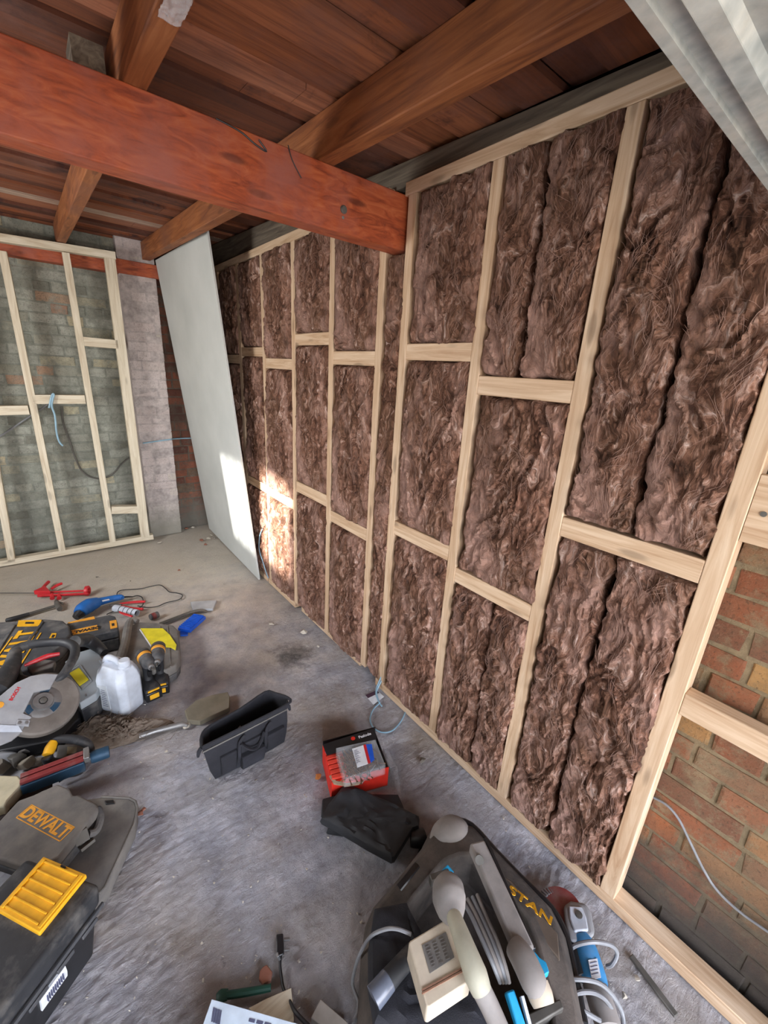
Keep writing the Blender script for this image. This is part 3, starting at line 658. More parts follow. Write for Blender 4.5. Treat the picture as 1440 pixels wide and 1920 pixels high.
b.prism([(.115, YS*.022, .130), (.178, YS*.022, .130), (.178, YS*.030, .078), (.112, YS*.030, .078), (.112, YS*.026, .1)], (0, -YS*.010, 0)); b.obj('price_label', M_PAPER, tb, False)
b = MB()
for i in range(9): b.box((.124+i*.005, YS*.0145, .104), (.0022, .004, .024))
b.obj('barcode', M_INK, tb, False)

# --- drill case (brand lettering) on an open grey case tray
tr = thing('case_tray', 'wide dusty grey plastic case half lying open on the floor, drill case on top', 'case', tuple(P(200, 1580, 0)))
top = [P(x, y, .07) for x, y in ((150, 1500), (190, 1494), (243, 1497), (254, 1503), (258, 1516), (252, 1545), (197, 1665), (186, 1676), (160, 1700), (30, 1640))]
MB().prism(top, (0, 0, -.068), .05).obj('shell', M_DUSTY, tr, bevel=.006, seg=3)
MB().tube([p+V(0, 0, .001) for p in top[1:8]], .004, 8).obj('rim', M_DUSTY, tr)
MB().prism([P(x, y, .074) for x, y in ((196, 1501), (213, 1499), (215, 1506), (198, 1508))], (0, 0, -.006)).obj('foot_recess', M_BLACK, tr, bevel=.002)
dc = thing('drill_case', 'dusty charcoal power tool case with orange lettering and a steel latch', 'tool case', tuple(P(90, 1580, .072)))
z = .150
top = [P(x, y, z) for x, y in ((0, 1537), (34, 1500), (62, 1490), (108, 1469), (131, 1479), (137, 1491), (146, 1489), (182, 1507), (184, 1514), (178, 1524), (110, 1608), (60, 1630), (-60, 1590))]
MB().prism(top, (0, 0, -.034)).obj('lid', M_DUSTY, dc, bevel=.008, seg=3)
lo = [p-V(0, 0, .038) for p in top]; MB().prism(lo, (0, 0, -.040), .03).obj('base', M_DGREY, dc, bevel=.006, seg=3)
xd = (P(137, 1553, z)-P(57, 1511, z)).normalized(); cc = (P(57, 1511, z)+P(137, 1553, z)+P(113, 1575, z)+P(35, 1532, z))/4
Mt = surfM(cc+V(0, 0, .0006), xd, (0, 0, 1)); text('lettering', 'DEWALT', M_ORG, dc, Mt, .050, .0006, .0016, .98)
b = MB(); fw, fh = .200, .046
for (cx, cy, sx, sy) in ((0, fh/2, fw, .0025), (0, -fh/2, fw, .0025), (-fw/2, 0, .0025, fh), (fw/2, 0, .0025, fh)):
    b.box(Mt @ V(cx, cy, 0), (sx, sy, .0012), Mt.to_3x3())
b.obj('lettering_border', M_ORG, dc)
la = P(160, 1590, .10); xe = (P(180, 1552, .1)-P(112, 1617, .1)).normalized()
b = MB(); b.beam(P(140, 1578, .128), P(166, 1562, .128), .036, .006, (.5, -.6, .6)); b.beam(P(150, 1594, .105), P(176, 1573, .105), .010, .022, (.5, -.6, .3)); b.obj('latch', M_DSTEEL, dc, bevel=.001)
MB().tube([P(168, 1528, .13), P(184, 1518, .125), P(188, 1535, .115), P(180, 1558, .11), P(166, 1564, .12)], .012, 10, 4).obj('carry_handle', M_DGREY, dc)

# --- big hard case, top left, and the middle one
def label_quad(pts, z, m, name, parent, h=.0012): return MB().prism([P(x, y, z+h) for x, y in pts], (0, 0, -h-.001)).obj(name, m, parent)
c1 = thing('tool_case', 'biggest black hard case at the left edge, yellow lettering and yellow handle plate', 'tool case', tuple(P(20, 1300, 0)))
top = [P(x, y, .16) for x, y in ((-70, 1172), (0, 1166), (38, 1163), (85, 1160), (118, 1163), (130, 1173), (133, 1187), (114, 1212), (60, 1252), (-70, 1300))]
MB().prism(top, (0, 0, -.07)).obj('lid', M_DGREY, c1, bevel=.010, seg=3)
MB().prism([p-V(0, 0, .074) for p in top], (0, 0, -.085), .03).obj('base', M_BLACKP, c1, bevel=.008, seg=3)
for a, c_ in (((27, 1172), (-30, 1262)), ((80, 1166), (40, 1222))): MB().beam(P(*a, .162), P(*c_, .162), .014, .010).obj('lid_rib', M_DGREY, c1, bevel=.003)
label_quad(((35, 1163), (78, 1162), (74, 1172), (32, 1173)), .161, M_YEL, 'handle_plate', c1, .006)
label_quad(((48, 1166), (64, 1166), (63, 1169), (47, 1169)), .168, M_BLACK, 'plate_slot', c1)
label_quad(((97, 1187), (106, 1187), (101, 1202), (89, 1202)), .161, M_YEL, 'badge', c1)
label_quad(((98.5, 1190), (103.5, 1190), (100.5, 1195), (96, 1195)), .1625, M_BLACK, 'badge_mark', c1)
a_, b_ = P(50, 1190, .163), P(-14, 1284, .163); xd = (a_-b_).normalized()
text('lettering', 'DEWALT', M_YEL, c1, surfM((a_+b_)/2, xd, (0, 0, 1)), .125, .0006, .004, .98)
b = MB(); n_ = V(-xd.y, xd.x, 0)
for o_ in (.062, -.062): b.beam(a_+n_*o_, b_+n_*o_, .006, .0015)
b.obj('lettering_border', M_YEL, c1)
MB().prism([P(x, y, .13) for x, y in ((121, 1182), (133, 1180), (134, 1198), (122, 1202))], (0, 0, -.05)).obj('latch', M_BLACK, c1, bevel=.004)
c2 = thing('tool_case', 'middle black hard case with upside down yellow lettering and a small square badge', 'tool case', tuple(P(185, 1215, 0)))
top = [P(x, y, .13) for x, y in ((118, 1175), (128, 1166), (152, 1161), (186, 1156), (205, 1152), (216, 1155), (221, 1168), (222, 1181), (136, 1200), (122, 1200))]
MB().prism(top, (0, 0, -.05)).obj('lid', M_DGREY, c2, bevel=.008, seg=3)
MB().prism([p-V(0, 0, .053) for p in top], (0, 0, -.077), .04).obj('base', M_BLACKP, c2, bevel=.008, seg=3)
label_quad(((127, 1167), (176, 1155.5), (178, 1160), (128, 1168.8)), .131, M_ORG, 'small_label', c2)
label_quad(((205, 1164.5), (218, 1162), (220, 1176), (207, 1179)), .131, M_ORG, 'badge', c2)
label_quad(((209, 1169), (214, 1168), (215, 1172.5), (210, 1173.5)), .1325, M_BLACK, 'badge_mark', c2)
label_quad(((133, 1182), (182, 1171.5), (184, 1180.5), (137, 1190)), .131, M_ORG, 'lettering_plate', c2)
a_, b_ = P(134, 1186, .134), P(184, 1176, .134)
text('lettering', 'DEWALT', M_BLACK, c2, surfM((a_+b_)/2, (a_-b_), (0, 0, 1)), .040, .0005, .0012, .9)
MB().prism([P(x, y, .085) for x, y in ((190, 1208), (200, 1205), (202, 1216), (192, 1219))], (0, 0, -.03)).obj('latch', M_BLACK, c2, bevel=.003)
# --- third case with the yellow sheet
c3 = thing('tool_case', 'dusty grey tool case behind the two cordless drills, yellow sheet on its lid', 'tool case', tuple(P(290, 1260, 0)))
top = [P(x, y, .10) for x, y in ((246, 1172), (262, 1166), (300, 1168), (325, 1172), (334, 1181), (337, 1205), (337, 1235), (330, 1246), (312, 1256), (270, 1258), (232, 1246), (238, 1200))]
MB().prism(top, (0, 0, -.05)).obj('lid', M_DUSTY, c3, bevel=.008, seg=3)
MB().prism([p-V(0, 0, .052) for p in top], (0, 0, -.046), .04).obj('base', M_DGREY, c3, bevel=.006, seg=3)
MB().tube([P(258, 1166, .105), P(246, 1164, .11), P(240, 1176, .112), P(235, 1205, .112), P(227, 1232, .112), P(224, 1246, .108)], [.016, .02, .022, .022, .024, .02], 10, 4).obj('carry_handle', M_DUSTY, c3)
for xs in ((300, 306), (314, 320)): MB().beam(P(xs[0], 1174, .101), P(xs[1], 1250, .101), .008, .006).obj('lid_rib', M_DUSTY, c3, bevel=.002)
ys_ = [P(x, y, .108) for x, y in ((263, 1178), (305, 1178), (318, 1190), (331, 1209), (329, 1219), (320, 1214), (308, 1213), (284, 1213))]
tag(MB().prism(ys_, (0, 0, -.0016)).obj('instruction_sheet', M_LYEL, base=P(300, 1195, .1065)), 'bright yellow paper sheet lying on the dusty grey tool case', 'paper')
tag(MB().beam(P(262, 1180, .1095), P(284, 1213, .1095), .006, .001).obj('paper_strip', M_PAPER, base=P(273, 1196, .109)), 'narrow white paper edge under the left side of the yellow sheet', 'paper')

# --- cordless drill and impact driver standing on their batteries
def drill(base, aim, label, tipd=.03, long=.15):
    """local: x forward (chuck), z up"""
    a = V(aim.x-base.x, aim.y-base.y, 0).normalized(); M = frame2(base, base+a); r = thing('cordless_drill', label, 'drill', M=M, group='cordless drills')
    b = MB(); b.box((.0, 0, .028), (.115, .074, .050)); b.obj('battery', M_BLACK, r, False, bevel=.006)
    MB().box((.059, 0, .030), (.004, .042, .026)).obj('battery_latch', M_YEL, r, False, bevel=.002)
    MB().hull([(x, y, z) for x, y, z in [(sx*.052, sy*.036, .054) for sx in (-1, 1) for sy in (-1, 1)]+[(sx*.05, sy*.034, .070) for sx in (-1, 1) for sy in (-1, 1)]+[(-.02+sx*.022, sy*.018, .085) for sx in (-1, 1) for sy in (-1, 1)]]).obj('foot', M_BLACKP, r, False, bevel=.003)
    MB().box((.054, 0, .062), (.004, .052, .010)).obj('foot_badge', M_YEL, r, False, bevel=.001)
    MB().tube([(-.018, 0, .07), (-.02, 0, .10), (-.014, 0, .14), (-.008, 0, .175)], [.022, .019, .020, .026], 12, 3).obj('grip', M_BLACKP, r, False)
    MB().tube([(.014, 0, .12), (.018, 0, .135), (.02, 0, .155)], [.007, .009, .008], 8, 2).obj('trigger', M_BLACK, r, False)
    MB().lathe((-.07, 0, .205), (1, 0, 0), [(0, 0), (.026, .002), (.031, .012), (.032, .07), (.030, .075)], 24).obj('motor_housing', M_DGREY, r, False); MB().lathe((-.036, 0, .205), (1, 0, 0), [(.031, 0), (.0335, .001), (.0335, .020), (.031, .021)], 24).obj('amber_band', M_ORG, r, False)
    MB().lathe((-.072, 0, .205), (1, 0, 0), [(0, 0), (.030, .001), (.034, .008), (.034, .03), (.0, .031)], 20).obj('rear_cap', M_BLACKP, r, False)
    MB().lathe((.004, 0, .205), (1, 0, 0), [(.029, 0), (.031, .01), (.029, .03), (.020, .045), (.014, .05), (.0, .05)], 24).obj('gear_housing', M_DGREY, r, False)
    MB().lathe((.050, 0, .205), (1, 0, 0), [(.013, 0), (.015, .01), (.014, .02), (.010, .024), (.010, .01), (0, .01)] , 18).obj('chuck', M_STEEL, r, False)
    MB().cyl((.07, 0, .205), (.07+tipd, 0, .205), .0035, n=8).obj('bit', M_DSTEEL, r, False)
    return r
drill(P(304, 1290, 0), P(304, 1292, 0)+V(-.25, -1, 0)*.5, 'cordless impact driver with steel bit, right of the pair, amber battery clip forward', .026)
drill(P(284, 1302, 0), P(284, 1302, 0)+V(.1, -1, 0), 'cordless drill seen from above, left of the pair, beside the white jerrycan', .018)

# --- white jerrycan
Mj = frame2(P(183, 1330), P(259, 1356)); jc = thing('jerrycan', 'white plastic jerrycan with a screw cap, dusty and faintly stained', 'jerrycan', M=Mj)
if (Mj.inverted() @ P(220, 1250)).y < 0: pass
def oct(x0, x1, y0, y1, c, z): return [(x0+c, y0, z), (x1-c, y0, z), (x1, y0+c, z), (x1, y1-c, z), (x1-c, y1, z), (x0+c, y1, z), (x0, y1-c, z), (x0, y0+c, z)]
JW, JD = .172, .125
MB().rings([oct(.006, JW-.006, .006, JD-.006, .02, 0), oct(0, JW, 0, JD, .024, .014), oct(-.002, JW+.002, -.002, JD+.002, .026, .17), oct(.006, JW-.004, .004, JD-.004, .026, .205), oct(.03, JW-.018, .022, JD-.022, .02, .243)]).obj('body', M_WHITE, jc, False, bevel=.005, seg=3)
MB().tube([(.012, .065, .205), (.030, .065, .252), (.065, .065, .262), (.100, .065, .252), (.108, .065, .236)], [.014, .015, .014, .014, .014], 12, 4).obj('handle', M_WHITE, jc, False)
MB().lathe((.140, .060, .236), (0, 0, 1), [(.026, 0), (.026, .010), (.022, .012), (.022, .016), (.024, .017), (.024, .038), (.020, .042), (0, .042)], 24).obj('cap', M_WHITE, jc, False)
MB().prism([(.030, -.0035, .150), (.085, -.0035, .162), (.088, -.0035, .03), (.034, -.0035, .022)], (0, .004, 0)).obj('label', plain('faded_label', srgb(190, 196, 202), .7), jc, False)
b = MB()
for i in range(9): b.box((.062, -.0040, .045+i*.011), (.034-(i % 3)*.006, .0012, .0020))
b.obj('small_print', M_INK, jc, False)
MB().prism([(-.0035, .040, .150), (-.0035, .095, .160), (-.0035, .09, .03), (-.0035, .045, .03)], (.004, 0, 0)).obj('side_window', M_FROST, jc, False)

# --- frosted plastic organiser box with yellow insert
fb = thing('plastic_box', 'frosted clear plastic box with a yellow card inside, behind the white jerrycan', 'box', tuple(P(168, 1320, .0)))
top = [P(x, y, .14) for x, y in ((122, 1240), (150, 1222), (174, 1215), (181, 1218), (197, 1241), (205, 1256), (180, 1300), (150, 1318), (128, 1290))]
MB().prism(top, (0, 0, -.04)).obj('lid', M_FROST, fb, bevel=.004)
MB().prism([p-V(0, 0, .042) for p in top], (0, 0, -.095), .05).obj('tray', M_BLACKP, fb, bevel=.004)
label_quad(((130, 1262), (148, 1252), (166, 1274), (149, 1286)), .1425, M_LYEL, 'yellow_card', fb)
MB().tube([P(x, y, .145) for x, y in ((124, 1262), (150, 1246), (171, 1276), (152, 1293), (124, 1262))], .0022, 6).obj('lid_ridge', M_FROST, fb)
MB().beam(P(190, 1238, .15), P(205, 1256, .15), .02, .014).obj('catch', M_FROST, fb, bevel=.002)
tag(MB().tube([P(161, 1302, .15), P(163, 1322, .08), P(166, 1360, .0)], [.004, .0035, .003], 8).obj('metal_rod', M_STEEL, base=P(166, 1362, 0)), 'thin shiny metal rod propped on the box edge left of the jerrycan', 'rod')

# --- mitre saw: black handle body, grey guard, round blade guard
ms = thing('mitre_saw', 'corded mitre saw with grey blade cover, round dusty guard and black loop handle', 'saw', tuple(P(60, 1380, 0)))
C0 = P(80, 1317, .24); view = (O-C0).normalized(); n0 = (view*.62+V(.30, .0, .75)*.55).normalized()
def D(px, py, off=0): return PN(px, py, C0+n0*off, n0)
def inplane(a, r, off=0):
    x = n0.orthogonal().normalized(); y = n0.cross(x); return C0+n0*off+(x*math.cos(a)+y*math.sin(a))*r
R_ = (D(150, 1312)-C0).length
MB().lathe(C0-n0*.030, n0, [(0, 0), (R_, 0), (R_*1.0, .028), (R_*.95, .036), (R_*.60, .038), (R_*.42, .034), (R_*.42, .02), (0, .02)], 56).obj('blade_guard', plain('smoky_guard', srgb(112, 106, 100), .35, .1, .5), ms)
MB().lathe(C0-n0*.008, n0, [(0, 0), (R_*.53, 0), (R_*.53, .012), (R_*.50, .014), (R_*.28, .014), (R_*.26, .026), (R_*.12, .027), (R_*.11, .018), (0, .018)], 40).obj('blade_hub', M_STEEL, ms)
for a0 in (.2, 2.3, 4.4):
    b = MB(); b.prism([inplane(a0+t_*.1, R_*.48, .0075) for t_ in range(8)]+[inplane(a0+t_*.1, R_*.31, .0075) for t_ in range(7, -1, -1)], -n0*.001); b.obj('blue_sheen', M_DBLUE, ms)  # bluish sheen of the steel hub, painted as flat dark blue segments
MB().lathe(C0+n0*.012, n0, [(0, 0), (R_*.10, 0), (R_*.10, .012), (R_*.06, .014), (0, .014)], 6).obj('arbor_nut', M_DSTEEL, ms)
cov = [D(x, y, .016) for x, y in ((109, 1264), (85, 1263), (58, 1267), (30, 1280), (8, 1298), (-30, 1330), (-40, 1410), (0, 1397), (22, 1388), (38, 1375), (48, 1358), (60, 1344), (44, 1337), (64, 1297), (94, 1291))]
MB().prism(cov, -n0*.012).obj('blade_cover', M_GREYP, ms, bevel=.002)
MB().prism([D(x, y, .020) for x, y in ((-20, 1358), (35, 1360), (42, 1372), (-20, 1372))], -n0*.006).obj('cover_rib', M_WHITE, ms, bevel=.001)
MB().prism([D(x, y, .022) for x, y in ((33, 1349), (57, 1350), (54, 1362), (30, 1360))], -n0*.006).obj('cover_bracket', M_GREYP, ms, bevel=.002)
for x in (37, 50): MB().lathe(D(x, 1355, .022), n0, [(.006, 0), (.006, .002), (0, .003)], 10).obj('screw_head', M_STEEL, ms)
MB().lathe(D(0, 1322, .016), n0, [(.012, 0), (.012, .003), (0, .004)], 12).obj('screw_head', M_ORG, ms)
text('lettering', 'BOSCH', M_RED, ms, surfM(D(28, 1301, .0172), D(35, 1290, .016)-D(20, 1313, .016), n0), .017, .0004, .0004)
hz_ = .30
MB().tube([P(-10, 1300, hz_), P(10, 1270, hz_), P(24, 1245, hz_), P(30, 1220, hz_+.01), P(50, 1210, hz_+.015), P(85, 1205, hz_+.015), P(118, 1204, hz_+.015), P(138, 1212, hz_+.01), P(140, 1228, hz_), P(130, 1248, hz_-.01), P(118, 1266, hz_-.02), P(105, 1276, hz_-.03)], [.046, .040, .031, .023, .020, .019, .020, .020, .019, .018, .018, .018], 14, 3).obj('loop_handle', M_BLACKP, ms)
MB().prism([P(x, y, .27) for x, y in ((-40, 1290), (26, 1226), (44, 1262), (60, 1268), (30, 1280), (0, 1305), (-40, 1330))], (0, 0, -.12)).obj('motor_body', M_BLACK, ms, bevel=.012, seg=3)
MB().tube([P(46, 1248, .285), P(70, 1238, .29), P(90, 1230, .29), P(112, 1226, .285)], [.006, .010, .011, .008], 8, 3).obj('trigger', M_RED, ms)
MB().prism([P(x, y, .26) for x, y in ((50, 1250), (80, 1236), (104, 1238), (100, 1250), (60, 1262))], (0, 0, -.03)).obj('lower_grip', M_DUSTY, ms, bevel=.004)
MB().prism([P(x, y, .06) for x, y in ((-60, 1370), (40, 1376), (130, 1340), (150, 1318), (150, 1345), (110, 1385), (40, 1400), (-60, 1420))], (0, 0, -.058)).obj('base_table', M_BLACK, ms, bevel=.006)
MB().tube([P(140, 1203, .24), P(160, 1200, .2), P(178, 1208, .17), P(196, 1224, .15)], [.03, .034, .03, .02], 12, 3).obj('motor_end', M_BLACKP, ms)

# --- circular saw handle, red rail clamp, offcuts
hs = thing('hand_planer', 'dusty black power tool with a yellow grip, half buried in offcuts by the left edge', 'power tool', tuple(P(120, 1425, 0)))
MB().tube([P(172, 1408, .07), P(165, 1396, .10), P(148, 1388, .12), P(122, 1385, .13), P(103, 1387, .13), P(98, 1392, .12)], [.012, .016, .017, .016, .014, .012], 12, 4).obj('loop_handle', M_BLACKP, hs)
MB().tube([P(101, 1390, .13), P(95, 1402, .12), P(89, 1416, .11)], [.015, .020, .018], 14, 3).obj('yellow_grip', M_YEL, hs)
MB().tube([P(88, 1419, .11), P(94, 1428, .09), P(112, 1428, .08), P(135, 1420, .07), P(155, 1409, .06)], [.02, .018, .013, .012, .01], 12, 4).obj('lower_bar', M_BLACKP, hs)
MB().prism([P(x, y, .07) for x, y in ((108, 1396), (150, 1394), (165, 1404), (140, 1418), (104, 1424))], (0, 0, -.065)).obj('body', M_DUSTY, hs, bevel=.006)
MB().prism([P(x, y, .075) for x, y in ((126, 1399), (144, 1400), (142, 1412), (125, 1414))], (0, 0, -.01)).obj('plate', plain('dusty_cream', srgb(156, 148, 124), .8, 0, .6), hs, bevel=.002)
rc = thing('rail_clamp', 'long tool with a twin red rail, dark blue underside and blue end cylinder', 'clamp', tuple(P(110, 1470, 0)))
a_, b_ = P(38, 1462, .12), P(157, 1417, .12)
MB().beam(a_-V(0, 0, .03), b_-V(0, 0, .03), .055, .045).obj('body', M_DBLUE, rc, bevel=.004)
sd = V(0, 0, 1).cross((b_-a_).normalized())
for o_ in (-.013, .013): MB().beam(a_+sd*o_, b_+sd*o_, .019, .014).obj('red_rail', M_DRED, rc, bevel=.002)
MB().beam(b_+V(0, 0, 0), b_+(b_-a_).normalized()*.018, .058, .022).obj('end_plate', M_STEEL, rc, bevel=.002)
MB().cyl(P(158, 1425, .09), P(172, 1420, .09), .014).obj('shaft', M_STEEL, rc)
MB().lathe(P(170, 1421, .09), P(201, 1410, .09)-P(170, 1421, .09), [(0, 0), (.021, .001), (.023, .01), (.023, .055), (.021, .062), (0, .062)], 24).obj('end_cylinder', M_DBLUE, rc)
MB().tube([P(110, 1465, .02), P(125, 1456, .025), P(145, 1452, .02), P(154, 1446, .02), P(146, 1440, .02)], .006, 8, 4).obj('cable', M_BLACKP, rc)
tag(MB().prism([P(x, y, .11) for x, y in ((-40, 1452), (34, 1454), (41, 1462), (38, 1474), (14, 1500), (8, 1512), (-40, 1520))], (0, 0, -.06)).obj('foam_block', plain('cream_foam', srgb(190, 182, 154), .9, 0, .3), base=P(0, 1490, .05), bevel=.005), 'cream coloured foam block at the left edge above the drill case', 'block')
tag(MB().tube([P(-20, 1548, .055), P(10, 1536, .055), P(38, 1512, .055), P(58, 1486, .055), P(76, 1474, .055), P(98, 1466, .05)], .020, 10, 4).obj('rubber_hose', plain('dark_rubber', srgb(48, 38, 36), .7, 0, .3), base=P(50, 1500, .03)), 'dark curved rubber hose beside the cream foam block', 'hose')
def rock(px, py, z, s, m, label=None, cat='rubble', group=None, name='rubble_piece', flat=.6, seed=0, n=14, rz=0):
    r = random.Random(seed*7+3); c = P(px, py, z); b = MB(); pts = []
    for i in range(n):
        t, u = r.uniform(0, 6.28), r.uniform(-1, 1); q_ = math.sqrt(1-u*u); pts.append(c+V(math.cos(t)*q_*s*r.uniform(.8, 1.15), math.sin(t)*q_*s*r.uniform(.6, 1.0), u*s*flat))
    lo_ = min(p.z for p in pts)
    for p in pts: p.z += z-lo_
    b.hull(pts); o = b.obj(name, m, base=(c.x, c.y, z), bevel=s*.08); return tag(o, label, cat, group)
M_OFF = plain('dusty_offcut', srgb(134, 126, 112), .9, 0, .6, srgb(150, 144, 134))
for i, (x, y, zz, s_, m, lb) in enumerate(((12, 1402, .04, .05, M_BLACKP, 'black lump of plastic directly under the blade cover'), (40, 1388, .05, .035, M_OFF, 'pale triangular offcut under the blade cover'), (55, 1410, .03, .045, M_DUSTY, 'grey dusty lump left of the yellow grip'), (72, 1402, .03, .03, M_GREYP, 'grey bracket touching the yellow grip tool'),
        (12, 1432, .03, .05, M_GREYP, 'white grey scrap at the left edge of the pile'), (30, 1436, .04, .04, M_DSTEEL, 'dark steel scrap in the middle of the offcut pile'), (50, 1440, .03, .04, M_OFF, 'beige offcut against the red rail'), (70, 1434, .01, .03, M_BSTONE, 'dark stone between red rail and yellow grip'), (4, 1448, .02, .04, M_BSTONE, 'brown lump above the cream foam block'))):
    rock(x, y, zz-.03 if zz > .03 else 0.0, s_, m, lb, 'scrap', 'scraps piled at the left edge', 'scrap_piece', .7, i+1)
# --- fluff and dust heap
def heap(name, pts, hgt, m, label, cat, res=90, seed=0):
    w = [P(x, y, 0) for x, y in pts]; c = sum(w, Vector())/len(w); ang = np.array([math.atan2(p.y-c.y, p.x-c.x) for p in w]); rad = np.array([(p-c).length for p in w]); o_ = np.argsort(ang); ang, rad = ang[o_], rad[o_]
    th = np.linspace(-np.pi, np.pi, res+1)[:-1]; R = np.interp(th, ang, rad, period=2*np.pi); rs = np.linspace(0.02, 1, 36)
    T, RR = np.meshgrid(th, rs); X = c.x+np.cos(T)*RR*R[None, :]; Y = c.y+np.sin(T)*RR*R[None, :]
    Z = hgt*(1-RR**2)**.8*(.55+.9*ridged(X*14+fbm(X*9, Y*9, 2)*2, Y*30+fbm(X*9+4, Y*9, 2)*3+seed, 4)) - .006*(RR > .97)
    Z = np.maximum(Z+.010*fbm(X*60, Y*80, 3)*(1-RR), -.004)
    b = MB(); b.rings([[(X[i, j], Y[i, j], Z[i, j]) for j in range(res)] for i in range(len(rs))], cap=True)
    return tag(b.obj(name, m, base=(c.x, c.y, 0)), label, cat)
tag(heap('dust_heap', ((120, 1385), (140, 1352), (170, 1338), (215, 1352), (262, 1352), (300, 1348), (330, 1352), (300, 1370), (260, 1385), (225, 1398), (190, 1405), (150, 1392)), .035, M_DUST, 'heap of brown dust and matted fluff in front of the jerrycan', 'dust', seed=2), kind='stuff')
b = bmesh.new(); r = random.Random(4)
for i in range(260):
    c = P(r.gauss(205, 45), r.gauss(1370, 12), r.uniform(.008, .035)); a = r.gauss(.3, .6); L = r.uniform(.02, .07); pv = None; cu = r.uniform(-14, 14)
    for q_ in range(7):
        cur = (b.verts.new(c+V(-math.sin(a)*.0008, math.cos(a)*.0008, .001)), b.verts.new(c-V(-math.sin(a)*.0008, math.cos(a)*.0008, 0)))
        if pv: b.faces.new((pv[0], pv[1], cur[1], cur[0]))
        pv = cur; c = c+V(math.cos(a), math.sin(a), r.gauss(0, .25))*L/7; a += cu*L/7
me = bpy.data.meshes.new('fluff'); b.to_mesh(me); b.free(); o = link('fluff', me, M_DUST, base=P(205, 1370, 0)); tag(o, 'tangled brown wool strands scattered over the dust heap', 'fluff', kind='stuff')
rod_ = MB().tube([P(261, 1381, .014), P(290, 1371, .014), P(325, 1362, .014), P(342, 1358, .014), P(352, 1361, .012)], [.012, .012, .0125, .012, .007], 14, 2).obj('metal_tube', M_STEEL, base=P(305, 1372, 0)); tag(rod_, 'scuffed metal tube lying beside the dust heap, pointing at the open black bag', 'tube')
tag(MB().prism([P(x, y, .026) for x, y in ((346, 1332), (368, 1312), (400, 1302), (427, 1297), (431, 1306), (430, 1327), (405, 1338), (375, 1352), (352, 1350))], (0, 0, -.026)).obj('paving_fragment', plain('mossy_stone', srgb(126, 120, 104), .9, 0, .3, bump=.6), base=P(390, 1330, 0), bevel=.003), 'flat grey brown stone fragment behind the open black bag', 'stone')
rock(350, 1362, 0, .022, M_STONE, 'small pale stone left of the open black bag', 'stone', None, 'stone', .5, 31)

# --- far tools: sealant gun, hammer, jigsaw-like blue tool, tubes
cg = thing('caulking_gun', 'bright red skeleton caulking gun lying near the loose frame', 'caulking gun', tuple(P(115, 1112, 0)))
b = MB(); pa, pb = P(70, 1114, .03), P(165, 1110, .03)
for o_ in (-.024, .024): b.beam(pa+V(0, o_, 0), pb+V(0, o_, 0), .009, .012)
b.beam(pa+V(0, 0, -.018), pb+V(0, 0, -.018), .016, .006); b.obj('cradle', M_RED, cg, bevel=.002)
MB().lathe(P(160, 1108, .032), P(175, 1107, .03)-P(160, 1108, .03), [(.020, 0), (.034, .002), (.036, .018), (.030, .024), (.022, .022), (.018, 0)], 24).obj('front_ring', M_RED, cg)
MB().hull([p+V(0, 0, h) for p in (P(64, 1115, .02), P(86, 1105, .02), P(96, 1116, .02)) for h in (0, .03)]).obj('gun_body', M_RED, cg, bevel=.004)
MB().tube([P(76, 1107, .03), P(84, 1098, .03), P(91, 1091, .03)], [.008, .010, .011], 10, 3).obj('grip_lever', M_RED, cg)
MB().tube([P(97, 1104, .03), P(106, 1098, .035), P(116, 1094, .035)], [.009, .010, .009], 10, 3).obj('plunger_catch', M_RED, cg)
for x in (98, 111): MB().tube([P(x, 1114, .03), P(x, 1122, .02)], [.010, .014], 10).obj('trigger', M_RED, cg)
MB().cyl(P(68, 1112, .03), P(-30, 1112, .02), .0035, n=8).obj('plunger_rod', M_DSTEEL, cg)
hm = thing('claw_hammer', 'old claw hammer with a dark grip, between the red gun and the cases', 'hammer', tuple(P(65, 1150, 0)))
MB().tube([P(12, 1163, .014), P(22, 1161, .015), P(55, 1151, .015)], [.012, .015, .011], 12, 2).obj('grip', M_BLACKP, hm)
MB().tube([P(55, 1151, .015), P(104, 1136, .018)], [.010, .009], 10).obj('shaft', M_DSTEEL, hm)
MB().tube([P(106, 1128, .02), P(108, 1135, .022), P(112, 1142, .02)], [.013, .017, .015], 12, 2).obj('head', M_DSTEEL, hm)
MB().tube([P(105, 1130, .02), P(114, 1130, .02), P(119, 1134, .016)], [.012, .009, .003], 8, 3, .5).obj('claw', M_DSTEEL, hm)
bt = thing('drill', 'blue corded power tool lying on its side above the middle case', 'power tool', tuple(P(180, 1140, 0)))
MB().tube([P(150, 1150, .05), P(155, 1143, .055), P(168, 1135, .055), P(184, 1129, .05)], [.034, .044, .046, .032], 18, 4).obj('motor_housing', M_BLUE, bt)
MB().tube([P(180, 1130, .05), P(196, 1126, .045), P(213, 1122, .04), P(226, 1120, .04), P(230, 1121, .04)], [.030, .024, .022, .020, .012], 14, 4).obj('handle', M_BLUE, bt)
MB().tube([P(142, 1158, .035), P(150, 1150, .045)], [.022, .034], 16).obj('nose', M_BLACK, bt)
MB().beam(P(192, 1127, .070), P(205, 1124, .066), .016, .004).obj('rating_label', M_WHITE, bt)
MB().tube([P(229, 1120, .04), P(240, 1119, .03), P(248, 1119, .02)], [.007, .006, .004], 8, 2).obj('cable_sleeve', M_BLACK, bt)
def cable(pts, r, m, label, n=8, sm=6, name='cable', cat='cable', parent=None):
    w = [P(p[0], p[1], p[2] if len(p) > 2 else .006) for p in pts]; b = MB(); b.tube(w, r, n, sm)
    if parent: return b.obj('cable', m, parent)
    return tag(b.obj(name, m, base=(w[0].x, w[0].y, 0)), label, cat)
